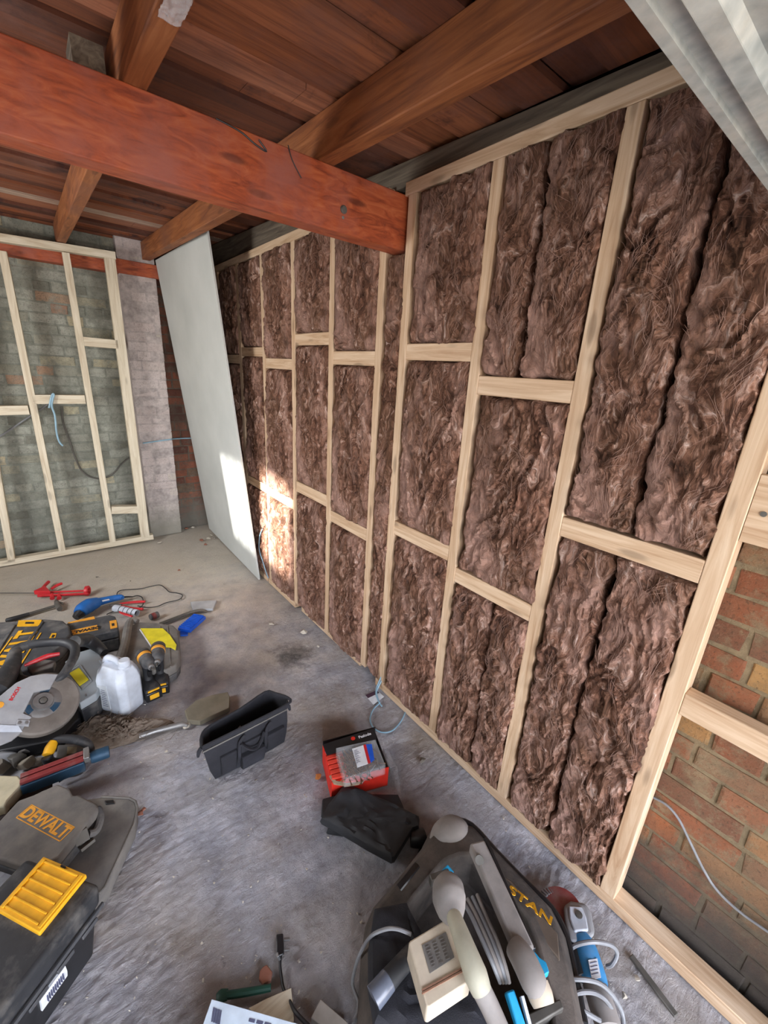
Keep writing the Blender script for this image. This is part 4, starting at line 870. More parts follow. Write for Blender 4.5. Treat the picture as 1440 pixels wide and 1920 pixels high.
cable(((248, 1119, .02), (258, 1117), (266, 1120), (269, 1130), (264, 1138), (252, 1142), (232, 1146), (215, 1146), (200, 1152)), .0035, M_KCABLE, '', parent=bt)
cable(((219, 1118), (221, 1110), (232, 1106), (262, 1104), (285, 1099), (300, 1097), (310, 1103), (318, 1110), (332, 1112), (342, 1116), (336, 1124), (312, 1130), (295, 1137), (275, 1139), (258, 1136)), .0032, M_KCABLE, 'thin black lead looping over the floor from the blue power tool')
st = thing('sealant_tube', 'white sealant cartridge with printed bands beside the blue power tool', 'sealant tube', tuple(P(245, 1145, .0)))
MB().lathe(P(215, 1140, .026), P(275, 1154, .026)-P(215, 1140, .026), [(0, 0), (.022, 0), (.023, .01), (.023, .175), (.0215, .18), (.019, .178), (.019, .15), (0, .15)], 24).obj('cartridge', M_WHITE, st)
d_ = (P(275, 1154, .026)-P(215, 1140, .026)).normalized()
for o_, m in ((.05, M_BLACK), (.085, M_INK), (.118, M_BLACK), (.150, M_BLACK)): MB().lathe(P(215, 1140, .026)+d_*o_, d_, [(.0225, 0), (.0238, .0005), (.0238, .005), (.0225, .0055)], 24).obj('printed_band', m, st)
rp = thing('pliers', 'pair of red handled pliers behind the white sealant cartridge', 'pliers', tuple(P(255, 1132, 0)))
MB().tube([P(225, 1132, .02), P(250, 1129, .02), P(272, 1128, .02)], [.006, .009, .008], 8, 3).obj('handle', M_RED, rp)
MB().tube([P(228, 1136, .015), P(250, 1141, .015), P(268, 1142, .015)], [.006, .009, .009], 8, 3).obj('handle', M_RED, rp)
MB().tube([P(205, 1135, .016), P(216, 1134, .018), P(228, 1134, .018)], [.004, .010, .010], 8, 2, .6).obj('jaw', M_DSTEEL, rp)
kn = thing('utility_knife', 'red and black knife lying on the sealant cartridge', 'knife', tuple(P(235, 1152, .05)))
MB().tube([P(223, 1147, .055), P(235, 1152, .055), P(248, 1156, .05)], [.006, .010, .008], 8, 2, .6).obj('handle', M_RED, kn)
MB().tube([P(204, 1151, .05), P(214, 1149, .053), P(224, 1148, .055)], [.003, .008, .008], 8, 2, .5).obj('blade_end', M_DSTEEL, kn)
rt = thing('spray_can', 'short dark cylinder with a red band right of the sealant cartridge', 'can', tuple(P(288, 1155, 0)))
d_ = (P(295, 1152, .02)-P(280, 1158, .02)).normalized()
MB().lathe(P(281, 1158, .022), d_, [(0, 0), (.018, 0), (.021, .004), (.021, .05), (.018, .054), (0, .054)], 20).obj('body', M_DGREY, rt)
MB().lathe(P(281, 1158, .022)+d_*.012, d_, [(.0205, 0), (.0218, .0005), (.0218, .022), (.0205, .0225)], 20).obj('red_band', M_DRED, rt)
pb = thing('pry_bar', 'dull steel flat pry bar with a bent end beside the blue plastic clip', 'pry bar', tuple(P(345, 1150, 0)))
MB().beam(P(300, 1170, .012), P(360, 1147, .016), .028, .008).obj('bar', M_DSTEEL, pb, bevel=.002)
MB().tube([P(358, 1148, .016), P(368, 1145, .026), P(380, 1144, .022), P(388, 1147, .008)], [.016, .016, .016, .014], 8, 3, .35).obj('bent_end', M_DSTEEL, pb)
tag(MB().prism([P(x, y, .018) for x, y in ((357, 1128), (406, 1125), (399, 1141), (362, 1143))], (0, 0, -.018)).obj('plaster_offcut', plain('pale_grey_plaster', srgb(164, 168, 172), .8), base=P(380, 1135, 0), bevel=.002), 'small pale grey plasterboard offcut beyond the pry bar', 'offcut')
bc = thing('anchor_clip', 'bright blue moulded plastic clip strip on the floor', 'plastic clip', tuple(P(362, 1170, 0)))
a_, b_ = P(345, 1182, .018), P(375, 1156, .018); sd = V(0, 0, 1).cross((b_-a_).normalized())
MB().beam(a_, b_, .085, .022).obj('base', M_BRBLUE, bc, bevel=.003)
for i in range(10): MB().beam(a_.lerp(b_, .06+i*.095)+sd*.036+V(0, 0, .016), a_.lerp(b_, .06+i*.095)-sd*.036+V(0, 0, .016), .006, .012).obj('rib', M_BRBLUE, bc)
MB().prism([P(x, y, .010) for x, y in ((337, 1184), (352, 1180), (352, 1190), (338, 1191))], (0, 0, -.009)).obj('tongue', M_BRBLUE, bc, bevel=.001)

# --- open black tool bag
a_, b_ = P(404, 1462), P(533, 1392); Mb = frame2(a_, b_); bw = (P(533, 1392)-P(404, 1462)).length
bg = thing('tool_bag', 'open empty black nylon tool bag with outer pockets, standing on the concrete', 'tool bag', M=Mb)
h_ = .20; Bi = Mb.inverted()
rimw = [Bi @ P(x, y, h_) for x, y in ((378, 1402), (455, 1364), (537, 1322), (541, 1309), (515, 1300), (497, 1298), (450, 1330), (393, 1362), (378, 1380))]
base_ = [(0, 0), (bw*.5, -.006), (bw, 0), (bw+.004, .05), (bw, .11), (bw*.7, .125), (bw*.4, .125), (.0, .12), (-.005, .05)]
def lerp2(a, b, t): return a+(b-a)*t
rr = []
for t in (0, .06, .3, .6, .85, 1.0):
    bul = .012*math.sin(t*3.14)
    rr.append([(lerp2(q_[0], w_.x, t)+(bul if q_[0] > bw*.5 else -bul)*.3, lerp2(q_[1], w_.y, t)+(-bul if q_[1] < .03 else bul), t*h_+.002) for q_, w_ in zip(base_, rimw)])
inner = []
for t in (1.0, .7, .2): inner.append([(lerp2(q_[0]*.94+bw*.03, w_.x, t)*.98+bw*.01, lerp2(q_[1]*.9+.006, w_.y, t)*.98+.002, t*h_+.001+.006*(t < .5)) for q_, w_ in zip(base_, rimw)])
MB().rings(rr+inner).obj('body', M_CLOTH, bg, False, bevel=.004)
MB().tube([(w_.x, w_.y, h_) for w_ in rimw]+[(rimw[0].x, rimw[0].y, h_)], .006, 8, 3).obj('rim', M_CLOTH, bg, False)
MB().tube([(w_.x, w_.y-.004, h_-.020) for w_ in rimw[:3]], .004, 6, 3).obj('zip', M_DSTEEL, bg, False)
for tb_ in ((rimw[0], -.012, -.02), (rimw[2], .012, 0)): MB().tube([(tb_[0].x, tb_[0].y, h_), (tb_[0].x+tb_[1], tb_[0].y, h_-.015), (tb_[0].x+tb_[1]*1.3, tb_[0].y, h_-.035)], [.008, .008, .005], 8, 2).obj('end_tab', M_CLOTH, bg, False)
for x0, x1, z0, z1, d in ((.02, .085, .02, .125, .018), (.10, bw*.66, .0, .080, .030), (.10, bw*.66, .085, .135, .016), (bw*.70, bw-.01, .03, .12, .022)):
    MB().rings([[(x0, -.010, z0), (x1, -.010, z0), (x1-.004, -.010-d*.6, z0+.004), (x0+.004, -.010-d*.6, z0+.004)], [(x0, -.010, (z0+z1)/2), (x1, -.010, (z0+z1)/2), (x1-.003, -.010-d, (z0+z1)/2), (x0+.003, -.010-d, (z0+z1)/2)], [(x0, -.010, z1), (x1, -.010, z1), (x1, -.014-d*.8, z1-.003), (x0, -.014-d*.8, z1-.003)]]).obj('pocket', M_CLOTH, bg, False, bevel=.004)
for x in (.092, bw*.68): MB().tube([(x, -.012, .04), (x, -.030, .09), (x+.006, -.026, .15), (x+.03, -.020, .170)], .007, 8, 4, .4).obj('strap', M_CLOTH, bg, False)
MB().tube([(.10, -.03, .15), (.13, -.045, .115), (.165, -.045, .105), (.20, -.03, .15)], .007, 8, 4, .5).obj('handle', M_CLOTH, bg, False)
pn = Mb @ V(.09, .07, .10); tag(MB().cyl(pn, Mb @ V(.14, .075, .13), .003, n=8).obj('pencil', M_PAPER, base=pn), 'short pale pencil inside the open black bag', 'pencil')

# --- nail boxes
nb = thing('nail_carton', 'open black and red carton of nails with a torn top, on the floor', 'carton', tuple(P(670, 1470, 0)))
q_ = [P(x, y, .095) for x, y in ((605, 1398), (703, 1371), (729, 1440), (622, 1468))]
def wall(a, b, z0, z1, m, nm, th=.003, lean_=V(0, 0, 0)):
    n_ = V(0, 0, 1).cross((b-a).normalized())*th; aa, bb = V(a.x, a.y, z0), V(b.x, b.y, z0); ca, cb = V(a.x, a.y, z1)+lean_, V(b.x, b.y, z1)+lean_
    return MB().rings([[aa, bb, bb+n_, aa+n_], [ca, cb, cb+n_, ca+n_]]).obj(nm, m, nb)
wall(q_[3], q_[2], 0, .098, M_ORED, 'front_panel'); wall(q_[0], q_[3], 0, .098, M_ORED, 'side_panel'); wall(q_[2], q_[1], 0, .095, M_BLACK, 'side_panel'); wall(q_[1], q_[0], 0, .120, M_BLACK, 'back_panel')
MB().prism([V(p.x, p.y, .004) for p in q_], (0, 0, -.003)).obj('bottom_panel', M_CARD, nb)
bd = (q_[0]-q_[3]).normalized()
fl_ = [V(q_[0].x, q_[0].y, .120), V(q_[1].x, q_[1].y, .120), V(q_[1].x, q_[1].y, .125)+bd*.012, V(q_[0].x, q_[0].y, .125)+bd*.012]
MB().prism([P(605, 1396, .128), P(702, 1365, .128), P(706, 1388, .12), P(613, 1416, .12)], (0, 0, -.002)).obj('printed_flap', M_BLACK, nb)
tM = surfM(P(684, 1379, .1275), P(703, 1372.5, .12)-P(665, 1385, .12), (0, 0, 1)); text('lettering', 'Paslode', M_PAPER, nb, tM, .0185, .0004, .0004)
MB().lathe(P(662, 1385, .126), (0, 0, 1), [(.009, 0), (.009, .002), (.004, .0021), (.004, .0005), (0, .0005)], 18).obj('round_emblem', M_ORED, nb)
MB().beam(P(610, 1411, .119), P(636, 1404, .119), .003, .001).obj('blue_line', M_BRBLUE, nb)
for i in range(6): MB().beam(P(610+i*2.4, 1419+i*9, .085), P(640+i*2.4, 1411+i*9, .085), .0165, .040).obj('nail_strip', M_ORED2, nb, bevel=.001)
MB().prism([P(x, y, .099) for x, y in ((617, 1455), (626, 1470), (650, 1474), (672, 1471), (680, 1465), (650, 1468), (630, 1464), (622, 1452))], (0, 0, -.003)).obj('torn_edge', M_CARD, nb)
sb = thing('screw_box', 'clear plastic box full of long brown screws, lying on the nail carton', 'box', tuple(P(680, 1425, .10)))
zt = .15; t_ = [P(x, y, zt) for x, y in ((630, 1403), (704, 1387), (723, 1436), (646, 1460))]
b = MB(); b.rings([[p-V(0, 0, .045) for p in t_], t_, [p*.94+sum(t_, Vector())/4*.06 for p in t_], [p*.94+sum(t_, Vector())/4*.06-V(0, 0, .042) for p in t_]]); b.obj('tray', M_CLEAR, sb, bevel=.001)
ctr = sum(t_, Vector())/4
MB().prism([p*.99+ctr*.01 for p in t_], (0, 0, .002)).obj('lid', M_CLEAR, sb, bevel=.0005)
lb_ = [P(x, y, .1535) for x, y in ((660, 1404), (681, 1397), (690, 1432), (670, 1439))]; MB().prism(lb_, (0, 0, -.001)).obj('paper_label', M_PAPER, sb)
MB().prism([P(x, y, .1535) for x, y in ((681, 1397), (686, 1395.5), (695, 1430), (690, 1432))], (0, 0, -.001)).obj('red_label_band', M_RED, sb)
MB().prism([P(x, y, .1535) for x, y in ((686, 1395.5), (697, 1395), (702, 1424), (695, 1430))], (0, 0, -.001)).obj('blue_label_band', M_BRBLUE, sb)
b = MB()
for i in range(10): b.beam(P(663+i*.5+.8, 1408+i*2.7, .1545), P(670+(i % 3)*3, 1406+i*2.7, .1545), .0012, .0004)
b.obj('small_print', M_INK, sb)
M_SCREW = plain('brown_passivated_screw', srgb(122, 92, 66), .4, .6, .1)
r = random.Random(9); scr = None
for i in range(64):
    u, v = r.uniform(.10, .88), r.uniform(.08, .92); c = t_[0].lerp(t_[1], u).lerp(t_[3].lerp(t_[2], u), v); c.z = .112+r.uniform(0, .026); a = r.gauss(1.5, .5); d_ = V(math.cos(a), math.sin(a), r.uniform(-.1, .1))
    if scr is None:
        scr = thing('wood_screw', 'long brown screw packed in the clear plastic box', 'screw', group='brown screws in the clear box')
        MB().tube([(-.034, 0, 0), (-.030, 0, 0), (.026, 0, 0), (.033, 0, 0)], [.0040, .0018, .0018, .0003], 6).obj('shank', M_SCREW, scr, False)
        o = scr; so = scr.children[0] if scr.children else [x for x in COL.objects if x.parent == scr][0]
    else:
        o = scr.copy(); COL.objects.link(o); k2 = so.copy(); COL.objects.link(k2); k2.parent = o
    o.location = c; o.rotation_euler = (0, d_.z, a)
for i, (pa, pb_, lb2) in enumerate((((678, 1470, .104), (704, 1434, .155), 'long shiny nail leaning out of the front of the carton'), ((688, 1464, .104), (690, 1448, .11), 'bent nail hooked over the carton front'), ((706, 1420, .158), (712, 1444, .156), 'loose screw lying across the right corner of the clear box'))):
    a_, b_ = P(*pa), P(*pb_); tag(MB().tube([a_, b_], [.0014, .0014], 8).obj('nail', M_STEEL, base=a_), lb2, 'nail')
clr = thing('plastic_sheet', 'crumpled clear plastic packaging right of the nail carton', 'packaging', tuple(P(735, 1450, 0)))
rows = []
for i in range(8):
    v = i/7; a_, b_ = P(712+v*30, 1375+v*105, .045-.03*v), P(745+v*8, 1440+v*55, .004)
    rows.append([a_.lerp(b_, u/6)+V(0, 0, .006*math.sin(u*2.3+i*1.9)) for u in range(7)])
b = MB(); b.rings(rows, False, False); o = b.obj('sheet', M_CLEAR, clr); md = o.modifiers.new('thickness', 'SOLIDIFY'); md.thickness = .0006
rock(596, 1459, 0, .017, plain('orange_clay', srgb(176, 112, 56), .9, 0, .2, bump=.5), 'small orange clay lump left of the nail carton', 'stone', None, 'clay_lump', .6, 41)

# --- folded black sheet / bag
def cushion(name, pts, z0, h, m, label, cat, sub=2, seed=0, folds=.006, base=None, parent=None):
    w = [P(x, y, z0+h*.5) for x, y in pts]; c = sum(w, Vector())/len(w); n = len(w); rr = []
    dense = []
    for i in range(n):
        for k_ in range(5): dense.append(w[i].lerp(w[(i+1) % n], k_/5))
    def ring(s_, z): return [V(c.x+(p.x-c.x)*s_, c.y+(p.y-c.y)*s_, z+folds*float(perlin(np.array(p.x*s_*26+seed), np.array(p.y*s_*26)))*(s_ < .97)) for p in dense]
    rr = [ring(.3, z0), ring(.97, z0), ring(1, z0+h*.35), ring(.97, z0+h*.8), ring(.9, z0+h*.95), ring(.8, z0+h), ring(.7, z0+h*1.02), ring(.6, z0+h*1.03), ring(.5, z0+h*1.03), ring(.4, z0+h*1.03), ring(.3, z0+h*1.03), ring(.2, z0+h*1.03), ring(.1, z0+h*1.03), ring(.02, z0+h*1.03)]
    o = MB().rings(rr).obj(name, m, parent, base=None if parent else (c.x, c.y, z0)); return o if parent else tag(o, label, cat)
cushion('folded_tarpaulin', ((604, 1500), (640, 1490), (748, 1492), (757, 1512), (770, 1560), (720, 1575), (612, 1560), (618, 1545), (602, 1530)), .002, .028, M_RUB, 'lower black folded sheet showing at the back of the stack', 'folded sheet', seed=3)
cushion('folded_tarpaulin', ((641, 1477), (660, 1476), (745, 1513), (787, 1535), (786, 1552), (775, 1556), (741, 1612), (735, 1614), (690, 1590), (640, 1560), (600, 1538), (612, 1513)), .034, .040, M_RUB, 'black folded rubbery sheet lying on top, in front of the nail carton', 'folded sheet', seed=8, folds=.010)
tag(MB().tube([P(770, 1572, .03), P(782, 1572, .03), P(796, 1568, .03)], [.026, .030, .026], 14, 2).obj('roll_of_tape', M_BLACK, base=P(782, 1572, 0)), 'small black roll at the right end of the folded sheet', 'roll')
tag(MB().tube([P(770, 1640, .006), P(781, 1622, .012), P(789, 1600, .012), P(791, 1590, .01)], [.006, .010, .010, .006], 8, 3, .4).obj('webbing_strap', M_BLACK, base=P(781, 1622, 0)), 'black webbing strap between the folded sheet and the big bag', 'strap')

# --- big open tool tote, bottom centre
tt = thing('tool_tote', 'big open dust covered tool bag full of tools, partly lettered in yellow', 'tool bag', tuple(P(880, 1760, 0)))
outer = ((700, 1702), (745, 1650), (790, 1592), (806, 1560), (824, 1543), (850, 1538), (884, 1548), (930, 1598), (985, 1655), (1035, 1705), (1062, 1760), (1080, 1840), (1095, 1920), (1100, 2010), (900, 2060), (690, 2040), (672, 1960), (672, 1880), (676, 1800), (684, 1740))
inner_ = ((738, 1725), (775, 1680), (812, 1635), (830, 1615), (842, 1608), (862, 1600), (885, 1600), (915, 1628), (955, 1672), (990, 1720), (1010, 1770), (1030, 1850), (1040, 1920), (1045, 1990), (900, 2020), (745, 2000), (735, 1940), (735, 1880), (735, 1810), (736, 1760))
Z0 = .10
ow = [P(x, y, Z0) for x, y in outer]; iw = [P(x, y, .19) for x, y in inner_]
MB().rings([[V(p.x, p.y, 0) for p in ow], ow, [a.lerp(b_, .35)+V(0, 0, .035) for a, b_ in zip(ow, iw)], iw, [V(p.x, p.y, .18) for p in [a*.97+b_*.03 for a, b_ in zip(iw, [sum(iw, Vector())/len(iw)]*len(iw))]], [V(p.x, p.y, .05) for p in iw]]).obj('body', M_BAGD, tt, bevel=.006)
MB().tube(ow[4:13], .011, 10, 3).obj('rim', M_BLACK, tt)
c = P(846, 1592, .08); b = MB(); b.lathe(c, (-.15, .1, 1), [(.075, 0), (.074, .04), (.066, .075), (.050, .100), (.028, .113), (0, .117)], 32)
for v in b.b.verts: d_ = v.co-c; v.co = c+V(d_.x*1.05+.004*float(perlin(np.array(v.co.x*30), np.array(v.co.y*30+v.co.z*30))), d_.y*.9, d_.z)
b.obj('rounded_end', M_DUSTG, tt)
ta, tb2 = P(949, 1664, .185), P(1024, 1738, .165); nn = (tb2-ta).cross(V(0, 0, 1)).normalized(); nn = nn if nn.x > 0 else -nn; ln = (nn*.55+V(0, 0, 1)).normalized()
text('lettering', 'STAN', M_YEL, tt, surfM(P(993, 1699, .205)+ln*.004, tb2-ta, ln), .050, .0008, .0012, 1.0)
MB().prism([P(x, y, .182) for x, y in ((925, 1630), (960, 1652), (1046, 1750), (1050, 1800), (1016, 1760), (975, 1700))], (0, 0, -.012)).obj('side_flap', plain('brown_dusty_flap', srgb(84, 72, 62), .85, 0, .5, srgb(104, 92, 80)), tt, bevel=.003)
MB().prism([P(x, y, .175) for x, y in ((690, 1838), (700, 1832), (722, 1850), (748, 1905), (752, 1950), (716, 1950), (700, 1900))], (0, 0, -.02)).obj('yellow_panel', M_YEL, tt, bevel=.006)
cushion('inner_cloth', ((700, 1712), (760, 1700), (790, 1760), (790, 1850), (890, 1860), (940, 1960), (760, 1985), (700, 1930), (690, 1850), (690, 1780)),   .13, .085, M_CLOTH, '', '', parent=tt, folds=.007, seed=5)
# cream heat tool with long handle
ch = thing('planer', 'cream coloured corded power tool with a rating plate and a long rounded handle', 'power tool', tuple(P(830, 1800, .2)))
zt = .315; pl = [P(x, y, zt) for x, y in ((766, 1770), (768, 1764), (838, 1722), (845, 1724), (884, 1830), (884, 1838), (806, 1889), (800, 1887))]
MB().prism(pl, (0, 0, -.060)).obj('housing', M_CREAM, ch, bevel=.006, seg=3)
MB().prism([P(x, y, zt+.0015) for x, y in ((791, 1772), (836, 1747), (852, 1795), (806, 1825))], (0, 0, -.002)).obj('rating_plate', M_DUSTY, ch)
b = MB(); r = random.Random(5)
for i in range(7):
    for j in range(3):
        a_ = P(798+i*2+j*13, 1776+i*6.2-j*7, zt+.0028); b_ = P(798+i*2+j*13+r.uniform(4, 9), 1776+i*6.2-j*7-3, zt+.0028); b.beam(a_, b_, .0018, .0006)
b.obj('plate_print', M_STEEL, ch)
for o_ in (0, 6): MB().beam(P(791, 1857+o_, zt+.001), P(880, 1808+o_, zt+.001), .003, .003).obj('moulded_line', plain('brown_groove', srgb(140, 104, 84), .7), ch)
MB().tube([P(838, 1648, .32), P(840, 1662, .325), P(842, 1685, .33), P(846, 1705, .335), P(852, 1722, .345)], [.022, .040, .043, .036, .020], 20, 4).obj('front_knob', M_DUSTG, ch)
MB().tube([P(849, 1714, .345), P(860, 1742, .355), P(876, 1785, .36), P(892, 1828, .355), P(903, 1858, .34)], [.018, .020, .023, .026, .022], 18, 4).obj('handle', plain('pale_grip', srgb(178, 176, 158), .5, 0, .3), ch)
MB().tube([P(900, 1850, .325), P(918, 1886, .30), P(940, 1935, .28)], [.022, .021, .02], 14, 2).obj('hose_end', M_DUSTG, ch)
cable(((771, 1752, .30), (745, 1742, .30), (720, 1743, .27), (693, 1758, .20), (672, 1795, .10), (662, 1832, .03), (662, 1850, .012), (672, 1880, .008), (668, 1905, .006), (655, 1925, .006)), .0045, M_CABLE, 'grey lead arching from the cream power tool down to the floor')
# long grey steel-bodied tool
lg = thing('long_handled_tool', 'long dusty grey bar shaped tool lying along the right side of the big bag', 'tool', tuple(P(940, 1720, .2)))
sidep = V(.78, -.62, 0)
MB().beam(P(893, 1585, .285), P(985, 1790, .285), .048, .036).obj('bar', M_DUSTG, lg, bevel=.006)
MB().beam(P(908, 1583, .262), P(998, 1793, .262), .010, .06).obj('black_side_plate', M_BLACK, lg, bevel=.002)
MB().cyl(P(899, 1612, .300), P(899, 1613, .308), .012).obj('pivot', M_DSTEEL, lg)
MB().tube([P(966, 1776, .29), P(982, 1800, .30), P(1000, 1838, .30), P(1008, 1850, .295)], [.026, .030, .030, .027], 16, 3).obj('grip', M_DUSTG, lg)
MB().tube([P(1006, 1848, .29), P(1014, 1868, .285), P(1020, 1886, .28)], [.028, .028, .024], 14, 2).obj('end_cap', M_CREAM, lg)
MB().prism([P(x, y, .27) for x, y in ((998, 1778), (1012, 1795), (1024, 1803), (1030, 1822), (1021, 1828), (1008, 1815))], (0, 0, -.02)).obj('blue_clip', M_SKYB, lg, bevel=.002)
tag(MB().prism([P(x, y, .20) for x, y in ((990, 1900), (1050, 1872), (1058, 1890), (1000, 1925))], (0, 0, -.05)).obj('steel_channel', M_DSTEEL, base=P(1030, 1900, .15), bevel=.003), 'dark steel channel at the foot of the long grey tool', 'channel')
tag(MB().beam(P(954, 1858, .24), P(984, 1950, .22), .022, .02).obj('chisel', M_SKYB, base=P(970, 1905, .21), bevel=.004), 'blue handled chisel at the bottom edge inside the big bag', 'chisel')
tag(MB().beam(P(978, 1868, .235), P(1000, 1950, .22), .008, .015).obj('saw_blade', M_PAPER, base=P(990, 1905, .21), bevel=.001), 'narrow white blade beside the blue handled chisel', 'blade')
for i in range(4):
    o_ = i*9
    cable(((868+o_, 1690-i*4, .23), (884+o_, 1718, .25), (905+o_, 1765, .26), (925+o_*.8, 1810, .25), (938+o_*.6, 1842, .22)), .0055, M_CABLE if i % 2 == 0 else M_DUSTG, ['grey lead coiled in the big bag, strand nearest the cream handle', 'dusty second strand of coiled lead in the big bag', 'grey third strand of coiled lead in the big bag', 'dusty strand of coiled lead nearest the long grey tool'][i])
cl_ = thing('roller_handle', 'black sleeve with a clear wrapped end lying over the left side of the big bag', 'handle', tuple(P(735, 1835, .17)))
MB().tube([P(775, 1785, .22), P(742, 1822, .22), P(725, 1842, .22)], [.021, .022, .023], 18, 2).obj('sleeve', M_BLACKP, cl_)
MB().tube([P(728, 1838, .22), P(712, 1858, .218), P(700, 1872, .215)], [.0235, .0245, .025], 18, 2).obj('wrapped_end', plain('wrapped_plastic', srgb(96, 102, 116), .25), cl_)
tag(MB().box(P(838, 1640, .24), (.03, .025, .03)).obj('junction_block', M_SKYB, base=P(838, 1640, .225), bevel=.003), 'small blue block at the head of the big bag', 'block')
tag(MB().beam(P(806, 1652, .25), P(842, 1640, .25), .018, .03).obj('bracket', M_DSTEEL, base=P(824, 1646, .235), bevel=.003), 'dark bracket beside the small blue block in the big bag', 'bracket')
tag(MB().tube([P(748, 1665, .205), P(765, 1644, .215), P(782, 1622, .205)], .010, 8, 3, .5).obj('carry_strap', M_BLACK, base=P(765, 1644, .19)), 'short black carry strap on the left flank of the big bag', 'strap')

# --- angle grinder
ag = thing('angle_grinder', 'blue and grey angle grinder with a red wire cup wheel, beside the bottom plate', 'angle grinder', tuple(P(1100, 1800, 0)))
MB().lathe(P(1052, 1715, .03), V(-.25, .1, 1), [(0, 0), (.062, 0), (.066, .006), (.066, .016), (.045, .024), (0, .026)], 40).obj('wheel', plain('red_wheel', srgb(150, 46, 48), .6, 0, .5), ag)
b = MB()
for i in range(44):
    a = i/44*6.283; c = P(1052, 1715, .046); b.beam(c+V(math.cos(a)*.052, math.sin(a)*.052, .004), c+V(math.cos(a)*.073, math.sin(a)*.073, -.004), .0045, .010)
ob_ = b.obj('wheel_segments', M_GREYP, ag); ob_['kind'] = 'stuff'
MB().rings([[P(x, y, z_) for x, y in ((1056, 1700), (1070, 1690), (1098, 1694), (1108, 1712), (1116, 1752), (1100, 1768), (1070, 1768), (1060, 1740))] for z_ in (.035, .085)]).obj('gear_head', M_GREYP, ag, bevel=.010, seg=3)
MB().prism([P(x, y, .092) for x, y in ((1066, 1697), (1092, 1699), (1100, 1720), (1104, 1744), (1078, 1746), (1068, 1722))], (0, 0, -.012)).obj('head_cover', M_WHITE, ag, bevel=.004)
MB().lathe(P(1085, 1716, .092), (0, 0, 1), [(.010, 0), (.010, .005), (.005, .006), (0, .006)], 14).obj('spindle_lock', M_DSTEEL, ag)
MB().tube([P(1088, 1762, .06), P(1098, 1785, .062), P(1112, 1830, .062), P(1118, 1850, .06)], [.030, .034, .034, .031], 20, 3).obj('motor_housing', M_SKYB if 0 else plain('grinder_blue', srgb(62, 140, 196), .45, 0, .35), ag)
MB().tube([P(1078, 1768, .055), P(1086, 1790, .055), P(1098, 1835, .055)], [.020, .026, .024], 16, 3).obj('dark_side', M_DGREY, ag)
MB().tube([P(1114, 1844, .06), P(1128, 1885, .06), P(1142, 1930, .06)], [.031, .033, .032], 20, 3).obj('rear_handle', M_DUSTG, ag)
MB().prism([P(x, y, .0975) for x, y in ((1103, 1800), (1120, 1797), (1127, 1832), (1110, 1836))], (0, 0, -.003)).obj('rating_label', M_PAPER, ag)
b = MB()
for i in range(4): b.beam(P(1106+i, 1806+i*7, .0985), P(1119+i, 1803+i*7, .0985), .0016, .0005)
b.obj('label_print', M_INK, ag)
cable(((1140, 1920, .05), (1110, 1905, .10), (1075, 1880, .10), (1058, 1840, .08), (1056, 1800, .07), (1075, 1775, .10), (1110, 1766, .13), (1145, 1772, .11), (1157, 1788, .07), (1148, 1808, .03), (1138, 1812, .01)), .0055, M_CABLE, 'grey lead wound once round the blue body of the angle grinder')
cable(((1054, 1838, .09), (1085, 1836, .12), (1120, 1842, .115), (1145, 1862, .09), (1165, 1895, .03), (1170, 1930, .01)), .0055, M_CABLE, 'grey lead crossing the grinder behind its label')
cable(((1066, 1880, .09), (1085, 1862, .11), (1115, 1862, .11), (1140, 1880, .10), (1158, 1920, .04), (1160, 1945, .02)), .0055, M_CABLE, 'grey lead crossing the grey rear handle of the grinder')
tag(MB().beam(P(1183, 1792, .006), P(1268, 1905, .006), .016, .008).obj('metal_strip', M_DSTEEL, base=P(1225, 1850, 0), bevel=.002), 'dark narrow metal strip on the floor along the bottom plate', 'metal strip')

# --- plug, lower boxes and offcuts
pg = thing('mains_plug', 'black three pin plug lying on its side with its lead', 'plug', tuple(P(525, 1775, 0)))
MB().hull([P(x, y, z_) for x, y in ((518, 1752), (531, 1750), (533, 1790), (519, 1796)) for z_ in (.002, .040)]).obj('body', M_BLACK, pg, bevel=.004)
for x, y in ((534, 1762), (534, 1781)): MB().beam(P(x-2, y, .020), P(x+9, y-1, .020), .006, .007).obj('pin', M_STEEL, pg, bevel=.0006)
MB().beam(P(520, 1790, .042), P(524, 1797, .02), .010, .006).obj('pin', M_STEEL, pg, bevel=.0006)
MB().tube([P(x, y, .008) for x, y in ((526, 1790), (525, 1810), (528, 1835), (532, 1855))]+[P(545, 1880, .03), P(556, 1900, .05), P(590, 1935, .05)], [.005, .004, .004, .004, .004, .005, .005], 8, 5).obj('lead', M_KCABLE, pg)
wb_ = thing('cardboard_box', 'white and pale blue printed box at the bottom edge', 'box', tuple(P(460, 1960, 0)))
top = [P(x, y, .075) for x, y in ((397, 1873), (575, 1924), (640, 1990), (340, 2050), (370, 1950))]
MB().prism(top, (0, 0, -.075)).obj('carton', plain('pale_blue_card', srgb(206, 222, 238), .6), wb_, bevel=.001)
b = MB()
for i in range(7): b.beam(P(401+i*2.3, 1889+i*.9, .0755), P(397+i*2.3, 1916+i*.9, .0755), .0016 if i % 2 else .003, .0006)
b.obj('barcode', M_INK, wb_)
b = MB()
for a_, c_ in ((467, 478), (481, 493), (496, 508)): b.beam(P(a_, 1912+(a_-467)*.25, .0755), P(c_, 1912+(c_-467)*.25, .0755), .006, .0006)
b.obj('printed_words', M_INK, wb_)
tag(MB().prism([P(x, y, .03) for x, y in ((466, 1890), (500, 1872), (546, 1852), (549, 1880), (552, 1925), (520, 1935))], (0, 0, -.022)).obj('wood_offcut', PALE[0], base=P(520, 1895, 0), bevel=.001), 'pale plywood offcut behind the white and blue box', 'offcut')
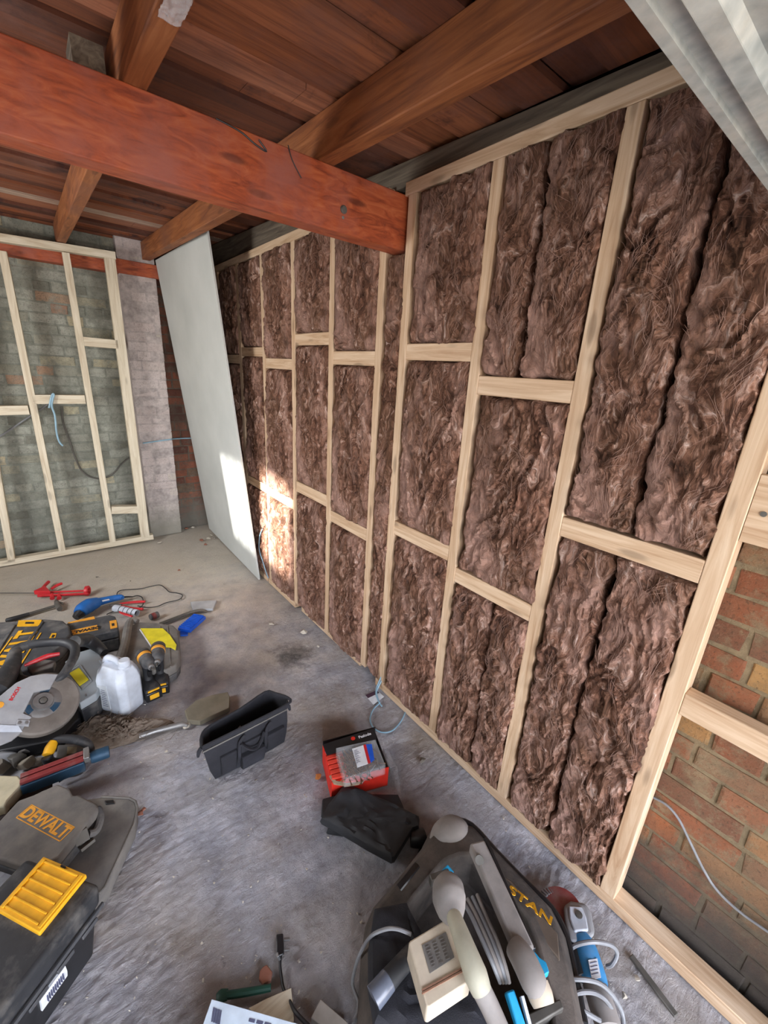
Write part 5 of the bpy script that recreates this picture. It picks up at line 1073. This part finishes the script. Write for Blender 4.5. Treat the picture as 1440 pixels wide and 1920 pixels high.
tag(MB().prism([P(x, y, .035) for x, y in ((601, 1872), (653, 1917), (640, 1950), (583, 1908))], (0, 0, -.033)).obj('tile_offcut', plain('grey_beige_tile', srgb(150, 142, 134), .8, 0, .4), base=P(618, 1910, 0), bevel=.002), 'grey beige tile offcut between the lead and the big bag', 'offcut')
gt = thing('paint_scraper', 'dark green plastic handled scraper behind the white and blue box', 'scraper', tuple(P(455, 1862, 0)))
MB().tube([P(425, 1866, .02), P(465, 1860, .02), P(508, 1852, .02)], [.009, .009, .008], 10, 2).obj('handle', M_GREEN, gt)
MB().tube([P(406, 1872, .018), P(414, 1868, .02), P(427, 1865, .02)], [.010, .015, .012], 10, 2, .5).obj('head', M_GREEN, gt)
tag(MB().prism([P(x, y, .014) for x, y in ((493, 1812), (500, 1808), (511, 1822), (508, 1838), (494, 1845), (485, 1835), (487, 1820))], (0, 0, -.013)).obj('brick_chip', M_TERRA, base=P(498, 1826, 0), bevel=.002), 'flat reddish brick chip left of the plug lead', 'brick chip')

# --- pale blue cables at the foot of the wool wall
cable(((768, 1202, .26), (748, 1222, .22), (722, 1256, .12), (708, 1285, .03), (705, 1300), (710, 1315), (716, 1324)), .0038, M_BCABLE, 'pale blue cable coming out of the wool and ending on the floor')
cable(((772, 1204, .26), (754, 1224, .21), (728, 1256, .12), (712, 1283, .04), (706, 1300, .012), (712, 1318, .010)), .0034, M_BCABLE, 'second pale blue cable beside the first, leaving the wool')
cable(((712, 1318), (700, 1330), (694, 1348), (700, 1364), (716, 1373), (735, 1370), (752, 1352), (762, 1330), (768, 1308, .02), (766, 1296, .05)), .0036, M_BCABLE, 'pale blue cable curled in an open loop on the floor')
cd = thing('leaflet', 'small dark and white printed card lying under the pale blue cables', 'card', tuple(P(702, 1308, 0)))
MB().prism([P(x, y, .004) for x, y in ((685, 1303), (707, 1294), (720, 1306), (700, 1321))], (0, 0, -.002)).obj('sheet', M_PAPER, cd)
MB().prism([P(x, y, .0046) for x, y in ((685, 1303), (707, 1294), (711, 1299), (690, 1309))], (0, 0, -.001)).obj('dark_band', plain('plum_print', srgb(72, 48, 66), .6), cd)

# --- stones and crumbs
dbs = [(510, 1172, .022, M_STONE), (570, 1187, .026, M_STONE), (596, 1213, .012, M_STONE), (350, 992, .020, M_TERRA), (362, 990, .024, M_STONE), (378, 1015, .024, M_TERRA), (390, 1012, .03, M_STONE), (398, 1004, .022, M_STONE), (386, 1022, .018, M_TERRA), (402, 1010, .02, M_BSTONE), (300, 1018, .022, M_STONE), (336, 1070, .014, M_TERRA), (182, 1083, .012, M_BSTONE), (412, 1108, .008, M_STONE), (476, 1122, .012, M_STONE), (1010, 1836, .012, M_STONE), (245, 1090, .008, M_BSTONE), (340, 1124, .010, M_BSTONE), (268, 1520, .012, M_TERRA), (262, 1530, .016, M_TERRA), (792, 1428, .018, M_BSTONE), (480, 1462, .008, M_BSTONE), (312, 1410, .008, M_STONE), (790, 1362, .012, M_STONE), (1168, 1870, .012, M_STONE), (1195, 1838, .012, M_STONE)]
NM = {id(M_STONE): 'pale', id(M_TERRA): 'reddish', id(M_BSTONE): 'dark'}
WHERE = ['white lump right of the leaning board', 'white lump nearest the soot stain', 'tiny white lump above the soot stain', 'at the foot of the pink pier', 'beside the foot of the pink pier', 'at the back left of the rubble by the board', 'largest of the rubble by the board', 'nearest the leaning board', 'at the front of the rubble by the board', 'between rubble and leaning board', 'at the corner of the loose frame', 'alone in the middle of the far floor', 'above the red caulking gun', 'near the foot of the leaning board', 'just in front of the leaning board', 'beside the long grey tool', 'between red gun and board', 'above the black lead loop', 'behind the corner of the grey tray', 'touching the corner of the grey tray', 'near the bottom plate right of the nail carton', 'in front of the open black bag', 'between dust heap and open bag', 'on the plate edge above the nail carton', 'beside the grinder lead', 'between grinder and bottom plate']
for i, (x, y, s_, m) in enumerate(dbs): rock(x, y, 0, s_, m, '%s stone chip %s' % (NM[id(m)], WHERE[i]), 'stone chip', 'stone chips on the floor', 'stone_chip', .5, 50+i, 12)
r = random.Random(33); b = bmesh.new()
for i in range(420):
    x, y = r.uniform(60, 1150), r.uniform(1080, 1900); p = P(x, y, 0)
    if p.x > 1.16 or p.x < -.4: continue
    s_ = .0042*r.uniform(.35, 1.3)
    vs = [b.verts.new(p+V(r.uniform(-1, 1), r.uniform(-1, 1), r.uniform(-.4, .8))*s_) for _ in range(7)]
    rr = bmesh.ops.convex_hull(b, input=vs); bmesh.ops.delete(b, geom=list({v for v in rr['geom_interior']+rr['geom_unused'] if isinstance(v, bmesh.types.BMVert)}), context='VERTS')
me = bpy.data.meshes.new('grit'); b.to_mesh(me); b.free(); o = link('grit', me, M_STONE, smooth=False); tag(o, 'fine pale crumbs of grit scattered all over the concrete', 'grit', kind='stuff')
